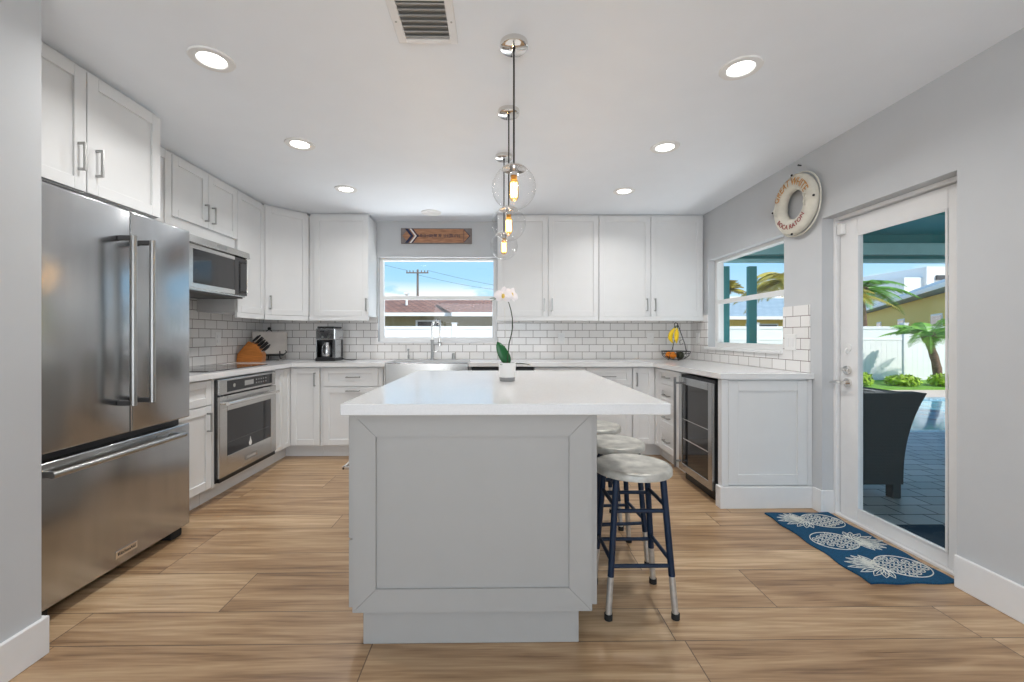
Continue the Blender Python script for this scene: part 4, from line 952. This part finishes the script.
struct(B().box(WR+.24, 10.0, GZ-.06, 22, 11.9, GZ-.02).build('lawn_strip', 'grass'), 'green lawn strip before the fence')
# fence
fn = thing('vinyl_fence', 'long white vinyl privacy fence behind the garden', 'fence', (0, 12, GZ-.1))
px = -9.76
FH = 1.62
while px < 13:
    b = B(); b.box(px-.065, -.065, 0, px+.065, .065, FH+.05, .004); b.box(px-.08, -.08, FH+.05, px+.08, .08, FH+.08, .01); b.build('post', 'vinyl', fn)
    b = B(); b.box(px+.066, -.02, .03, px+2.075, .02, FH-.06); b.box(px+.066, -.035, FH-.10, px+2.075, .035, FH-.02, .004); b.box(px+.066, -.03, .03, px+2.075, .03, .14, .004); b.box(px+.066, -.03, FH-.42, px+2.075, .03, FH-.36, .004)
    for k in range(1, 13): b.box(px+.066+k*.155-.002, -.023, .14, px+.066+k*.165+.002, -.019, FH-.42)
    b.build('fence_panel', 'vinyl', fn); px += 2.14
# porch
pr = thing('porch_roof', 'teal painted porch roof and beam outside', 'porch roof', (0, 0, 0))
BYp = 5.30
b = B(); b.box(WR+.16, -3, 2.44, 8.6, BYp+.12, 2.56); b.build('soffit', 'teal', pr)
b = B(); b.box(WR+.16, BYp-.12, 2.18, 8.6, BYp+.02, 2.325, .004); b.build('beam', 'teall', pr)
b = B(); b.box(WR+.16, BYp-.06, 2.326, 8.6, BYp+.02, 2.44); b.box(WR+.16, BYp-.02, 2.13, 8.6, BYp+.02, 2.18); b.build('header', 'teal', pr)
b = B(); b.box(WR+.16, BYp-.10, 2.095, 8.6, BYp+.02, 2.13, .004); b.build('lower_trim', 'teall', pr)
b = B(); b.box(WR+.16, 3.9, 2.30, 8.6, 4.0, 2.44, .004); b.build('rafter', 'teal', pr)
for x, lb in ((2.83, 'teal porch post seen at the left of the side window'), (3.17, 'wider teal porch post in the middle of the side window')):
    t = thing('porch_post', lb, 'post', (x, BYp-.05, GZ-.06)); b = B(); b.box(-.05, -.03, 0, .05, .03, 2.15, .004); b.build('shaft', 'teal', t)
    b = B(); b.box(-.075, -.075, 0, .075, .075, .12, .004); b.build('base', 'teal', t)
# wicker armchair
wc = thing('wicker_armchair', 'dark woven wicker patio armchair right outside the glass door', 'chair', (2.93, 3.42, GZ), 0)
def flare_panel(b, x0, x1, y0, y1, z0, z1, fx0, fx1, fy=0, n=12):
    rows = []
    for i in range(n+1):
        s_ = i/n; f = s_**2.4; xx0 = x0+fx0*f; xx1 = x1+fx1*f; yy0 = y0-fy*f
        z = z0+(z1-z0)*s_; rows.append([b.bm.verts.new(p) for p in ((xx0, yy0, z), (xx1, yy0, z), (xx1, y1, z), (xx0, y1, z))])
    for i in range(n):
        for k in range(4): b.bm.faces.new((rows[i][k], rows[i][(k+1) % 4], rows[i+1][(k+1) % 4], rows[i+1][k]))
    b.bm.faces.new(rows[0][::-1]); b.bm.faces.new(rows[-1])
def weave():
    m = brick('woven_wicker', (0, 2), .022, .011, 5, (.014, .034, .034), (.009, .022, .022), (.003, .006, .006), mort=.0022, rough=.45, zo=3, bump=1.0); return m
WV = weave()
b = B(); flare_panel(b, -.36, .12, -.27, -.19, .11, .80, -.06, .14, .04); b.build('backrest', WV, wc)
for s, x0, x1 in ((1, .04, .12), (-1, -.36, -.28)):
    b = B(); flare_panel(b, x0, x1, -.19, .40, .11, .79, .02 if s > 0 else -.06, .10 if s > 0 else 0, 0); b.build('armrest', WV, wc)
b = B(); b.box(-.28, -.19, .14, .04, .39, .36, .01); b.build('seat_base', WV, wc)
b = B(); b.box(-.275, -.185, .362, .035, .40, .47, .03, 3); b.build('cushion', 'cushion', wc)
for x in (-.35, .05):
    for y in (-.26, .33): b = B(); b.box(x, y, 0, x+.065, y+.065, .14, .004); b.build('leg', 'wicker', wc)
b = B(); b.box(2.52, 2.22, GZ+.0005, 2.86, 2.70, GZ+.014, .004); tag(b.build('doormat', 'mat'), 'dark blue mat on the pavers just outside the glass door', 'doormat')

def leaves(b, c, rad, n, size, seed=0, flat=.0):
    rn = random.Random(seed); c = Vector(c)
    for _ in range(n):
        d = Vector((rn.gauss(0, 1), rn.gauss(0, 1), rn.gauss(0, 1))).normalized(); p = c+Vector((d.x*rad[0], d.y*rad[1], d.z*rad[2]))*rn.random()**.4
        u = Vector((rn.gauss(0, 1), rn.gauss(0, 1), rn.gauss(0, 1))).normalized(); v = u.cross(d).normalized() if u.cross(d).length > .01 else Vector((1, 0, 0)); s_ = size*(.6+.8*rn.random())
        b.bm.faces.new([b.bm.verts.new(q) for q in (p-u*s_, p+v*s_*.45, p+u*s_, p-v*s_*.45)])
def palm(label, base, top, tr, nf, L, m1, seed, droop=.9, lw=.030, up=.5, nl=34, leafl=.30, group=None):
    rn = random.Random(seed); t = thing('palm_tree', label, 'palm tree', base, 0, group)
    base = Vector((0, 0, 0)); top = Vector(top); pts = [base.lerp(top, i/8)+Vector((.06*math.sin(i*.5), 0, 0)) for i in range(9)]; pts[-1] = top
    b = B(); b.tube(pts, tr, 10, rs=[tr*(1.2-.3*i/8+(.10 if i % 2 else 0)) for i in range(9)]); b.build('trunk', 'trunk', t, True)
    b = B(); b.ico(top, tr*1.9, 2, (1, 1, 1.1)); b.build('crown_shaft', 'trunk', t, True)
    b = B()
    for k in range(nf):
        az = 2*PI*k/nf*2.618+rn.random()*.4; el = up+.9*rn.random()-.25; LL = L*(.75+.4*rn.random()); d = Vector((math.cos(az)*math.cos(el), math.sin(az)*math.cos(el), math.sin(el)))
        rach = []
        for i in range(nl+1):
            s_ = i/nl; rach.append(top+d*LL*s_+Vector((0, 0, -droop*LL*s_*s_*.75)))
        b.tube(rach[::4], .006, 4, rs=[.014*(1-.8*i/(len(rach[::4]))) for i in range(len(rach[::4]))])
        for i in range(4, nl+1):
            p = rach[i]; tg = (rach[i]-rach[i-1]).normalized(); sd2 = tg.cross(Vector((0, 0, 1))).normalized(); ll = leafl*math.sin(PI*(.12+.85*i/nl))*(.8+.4*rn.random())
            for s2 in (-1, 1):
                dd = (sd2*s2*.9+tg*.7+Vector((0, 0, -.25-.2*rn.random()))).normalized(); w_ = tg*lw*.4
                q = p+dd*ll
                b.bm.faces.new([b.bm.verts.new(z) for z in (p-w_, p+w_, p+dd*ll*.6+w_*.8+Vector((0, 0, .01)), q, p+dd*ll*.6-w_*.8)])
    b.build('fronds', m1, t, recalc=False)
    return t
palm('short green date palm beside the fence, seen through the glass door', (11.25, 10.7, GZ-.06), (-.22, .0, 1.24), .08, 34, 1.15, 'palml', 3, droop=.7, lw=.022, up=.45, nl=38, leafl=.24)
palm('taller yellowing palm at the left of the door glass', (7.95, 9.6, GZ-.06), (-.1, .2, 2.15), .06, 26, 1.1, 'palmy', 11, droop=.8, lw=.03, up=.3, nl=32, leafl=.30)
palm('yellow-green palm hanging into the right of the side window', (5.75, 8.6, GZ-.06), (.25, 0, 2.42), .07, 22, 1.0, 'palmy', 21, droop=.9, lw=.04, up=.2, nl=32, leafl=.32)
palm('small far palm crown in the middle of the side window', (14.4, 26.5, 0), (0, 0, 4.0), .14, 26, 1.5, 'palmy', 31, droop=.7, lw=.06, up=.5, leafl=.5)
palm('green palm head behind the yellowing palm', (12.6, 14.5, 0), (0, 0, 2.75), .10, 24, 1.5, 'palml', 41, droop=.8, lw=.04, up=.3, nl=34, leafl=.42)
# shrubs
for i, (x, y, rx_, h, lb) in enumerate(((9.1, 10.6, .33, .26, 'yellow-green shrub at the left end of the hedge by the fence'), (10.15, 10.5, .40, .22, 'low yellow-green shrub left of the short palm'), (11.15, 10.4, .42, .24, 'yellow-green shrub in front of the short palm trunk'), (12.1, 10.5, .55, .26, 'yellow-green shrub right of the short palm'))):
    t = thing('shrub', lb, 'shrub', (x, y, GZ-.03), 0, 'shrubs along the lawn strip'); b = B(); leaves(b, (0, 0, h*.6), (rx_, .3, h*.75), 900, .05, i); b.build('foliage', 'shrub', t, recalc=False)
    b = B(); [b.cyl((dx, 0, 0), (dx*1.6, .02, h*.5), .012, n=6) for dx in (-.12, 0, .12)]; b.build('stem', 'trunk', t)
# neighbour house seen through the door (eave recedes to the right-back)
h1 = thing('yellow_house', 'yellow house with a blue-grey roof behind the palms', 'house', (15.3, 14.45, GZ-.1), -math.atan2(11.2, 16.5))
# local +y runs along the wall away from the camera; wall faces local -x
b = B(); b.box(.5, -1.2, 0, 9, 26, 2.95); b.build('wall', 'yellow', h1)
b = B(); b.face([(0, -1.7, 3.1), (0, 27, 3.1), (4.6, 27, 5.2), (4.6, -1.7, 5.2)]); b.face([(9.5, -1.7, 3.1), (4.6, -1.7, 5.2), (4.6, 27, 5.2), (9.5, 27, 3.1)]); b.face([(0, -1.7, 3.0), (9.5, -1.7, 3.0), (9.5, 27, 3.0), (0, 27, 3.0)]); b.face([(0, -1.7, 3.1), (4.6, -1.7, 5.2), (9.5, -1.7, 3.1)]); b.face([(0, 27, 3.1), (9.5, 27, 3.1), (4.6, 27, 5.2)]); b.build('roof', 'shingle', h1)
b = B(); b.box(-.04, -1.7, 2.98, 0, 27, 3.14); b.build('fascia', 'fascia', h1)
for y in (2, 8, 14): b = B(); b.box(.47, y, 1.1, .5, y+1.5, 2.2, .01); w_ = b.build('window', 'fascia', h1); B().box(.46, y+.08, 1.18, .47, y+1.42, 2.12).build('pane', 'oglass', w_)
# far house in the side window
h2 = thing('far_yellow_house', 'low yellow house with grey roof seen through the side window', 'house', (8.2, 18, 0))
b = B(); b.box(0, 0, 0, 6.2, 7, 1.92); b.build('wall', 'yellow', h2)
b = B(); b.face([(-.5, -.5, 1.98), (6.8, -.5, 1.98), (6.8, 3.5, 3.1), (-.5, 3.5, 3.1)]); b.face([(-.5, 7.5, 1.98), (-.5, 3.5, 3.1), (6.8, 3.5, 3.1), (6.8, 7.5, 1.98)]); b.face([(-.5, -.5, 1.9), (6.8, -.5, 1.9), (6.8, 7.5, 1.9), (-.5, 7.5, 1.9)]); b.face([(-.5, -.5, 1.98), (-.5, 3.5, 3.1), (-.5, 7.5, 1.98)]); b.face([(6.8, -.5, 1.98), (6.8, 7.5, 1.98), (6.8, 3.5, 3.1)]); b.build('roof', 'shingle', h2)
b = B(); b.box(-.5, -.54, 1.86, 6.8, -.5, 2.0); b.build('fascia', 'fascia', h2)
b = B(); b.box(2.4, -.03, .9, 3.8, 0, 1.7); w_ = b.build('window', 'fascia', h2); B().box(2.46, -.04, .96, 3.74, -.03, 1.64).build('pane', 'oglass', w_)
# white apartment building, far
h3 = thing('apartment_building', 'distant white apartment building above the blue-grey roof', 'building', (58.4, 57, 0), 0)
b = B(); b.box(0, 0, 0, 12, 10, 10.6); b.box(-2.6, .5, 0, 0, 9, 9.2); b.build('wall', 'fascia', h3)
for k in range(5): b = B(); b.box(1.2, -.3, 1.2+k*1.9, 11.5, -.01, 1.8+k*1.9); b.build('balcony_recess', 'dark', h3)
# house behind the sink window
h4 = thing('red_roof_house', 'low olive house with a red tile roof behind the sink window', 'house', (0, 16.2, 0))
b = B(); b.box(-13, .6, 0, 1.2, 8, 1.98); b.build('wall', 'olive', h4)
b = B(); b.face([(-14, -.05, 2.02), (2.1, -.05, 2.02), (-1.5, 4.6, 2.97), (-11, 4.6, 2.97)]); b.face([(2.1, -.05, 2.02), (2.1, 9, 2.02), (-1.5, 4.6, 2.97)]); b.face([(-14, 9, 2.02), (-11, 4.6, 2.97), (-1.5, 4.6, 2.97), (2.1, 9, 2.02)]); b.face([(-14, -.05, 2.02), (-11, 4.6, 2.97), (-14, 9, 2.02)]); b.face([(-14, -.05, 1.98), (-14, 9, 1.98), (2.1, 9, 1.98), (2.1, -.05, 1.98)]); b.build('roof', 'rooftile', h4)
b = B(); b.box(-14, -.10, 1.93, 2.1, -.05, 2.06); b.build('fascia', 'fascia', h4)
b = B(); b.face([(-1.6, -1.2, 1.98), (3.0, -1.2, 1.98), (3.0, 3.6, 2.9), (-1.6, 2.6, 2.85)]); b.face([(-1.6, -1.2, 1.98), (-1.6, 2.6, 2.85), (-2.7, 2.4, 2.6)]); b.build('porch_slope', 'rooftile', h4)
b = B(); b.box(-1.6, -1.26, 1.87, 3.0, -1.2, 2.01); b.build('porch_fascia', 'fascia', h4)
b = B(); b.box(-3.2, .55, 1.35, -2.2, .6, 1.80); w_ = b.build('window', 'fascia', h4); B().box(-3.12, .54, 1.41, -2.28, .55, 1.74).build('pane', 'oglass', w_)
b = B(); b.cyl((-3.9, 2.2, 2.5), (-3.9, 2.2, 3.0), .05, n=10); b.box(-4.0, 2.1, 2.98, -3.8, 2.3, 3.05); b.build('vent_pipe', 'fascia', h4)
# utility pole
up_ = thing('utility_pole', 'grey wooden utility pole with a crossarm in the sink window', 'pole', (-5.4, 29, 0))
b = B(); b.cyl((0, 0, 0), (0, 0, 5.7), .10, .07, n=10); b.build('pole', 'pole', up_, True)
b = B(); b.box(-.75, -.14, 5.42, .75, -.10, 5.50); arm = b.build('crossarm', 'pole', up_)
b = B()
for x in (-.7, -.5, -.28, .28, .5, .7): b.cyl((x, -.12, 5.50), (x, -.12, 5.62), .035, n=8)
b.build('insulators', 'pole', arm)
for i, (x0, z0, x1, z1, lb) in enumerate(((-6.1, 5.62, -16, 9.2, 'power wire running up left from the crossarm'), (-4.7, 5.62, 8, 3.8, 'power wire running down right from the crossarm'), (-5.3, 5.3, 6, 4.0, 'lower power wire right of the pole'))):
    b = B(); b.tube([(x0+5.4+(x1-x0)*k/12, -.14-.2*k, z0+(z1-z0)*k/12-.5*math.sin(PI*k/12)) for k in range(13)], .009, 5); wr_ = b.build('power_wire', 'dark', up_); wr_['label'] = lb
for i, (x, y, z, r, lb) in enumerate(((-8.3, 24, 2.9, 1.15, 'green tree at the lower left of the sink window sky'), (-12.8, 27, 3.0, 1.7, 'green tree beyond the left edge of the sink window'), (5.5, 30, 2.8, 1.8, 'low green tree between the neighbouring houses'))):
    t = thing('tree', lb, 'tree', (x, y, 0), 0, 'background trees'); b = B(); leaves(b, (0, 0, z), (r*1.2, r, r*.75), 2200, .16, 90+i); b.build('crown', 'tree', t, recalc=False)
    b = B(); b.cyl((0, 0, 0), (0, 0, z), .14, .08, n=8); b.build('trunk', 'trunk', t)
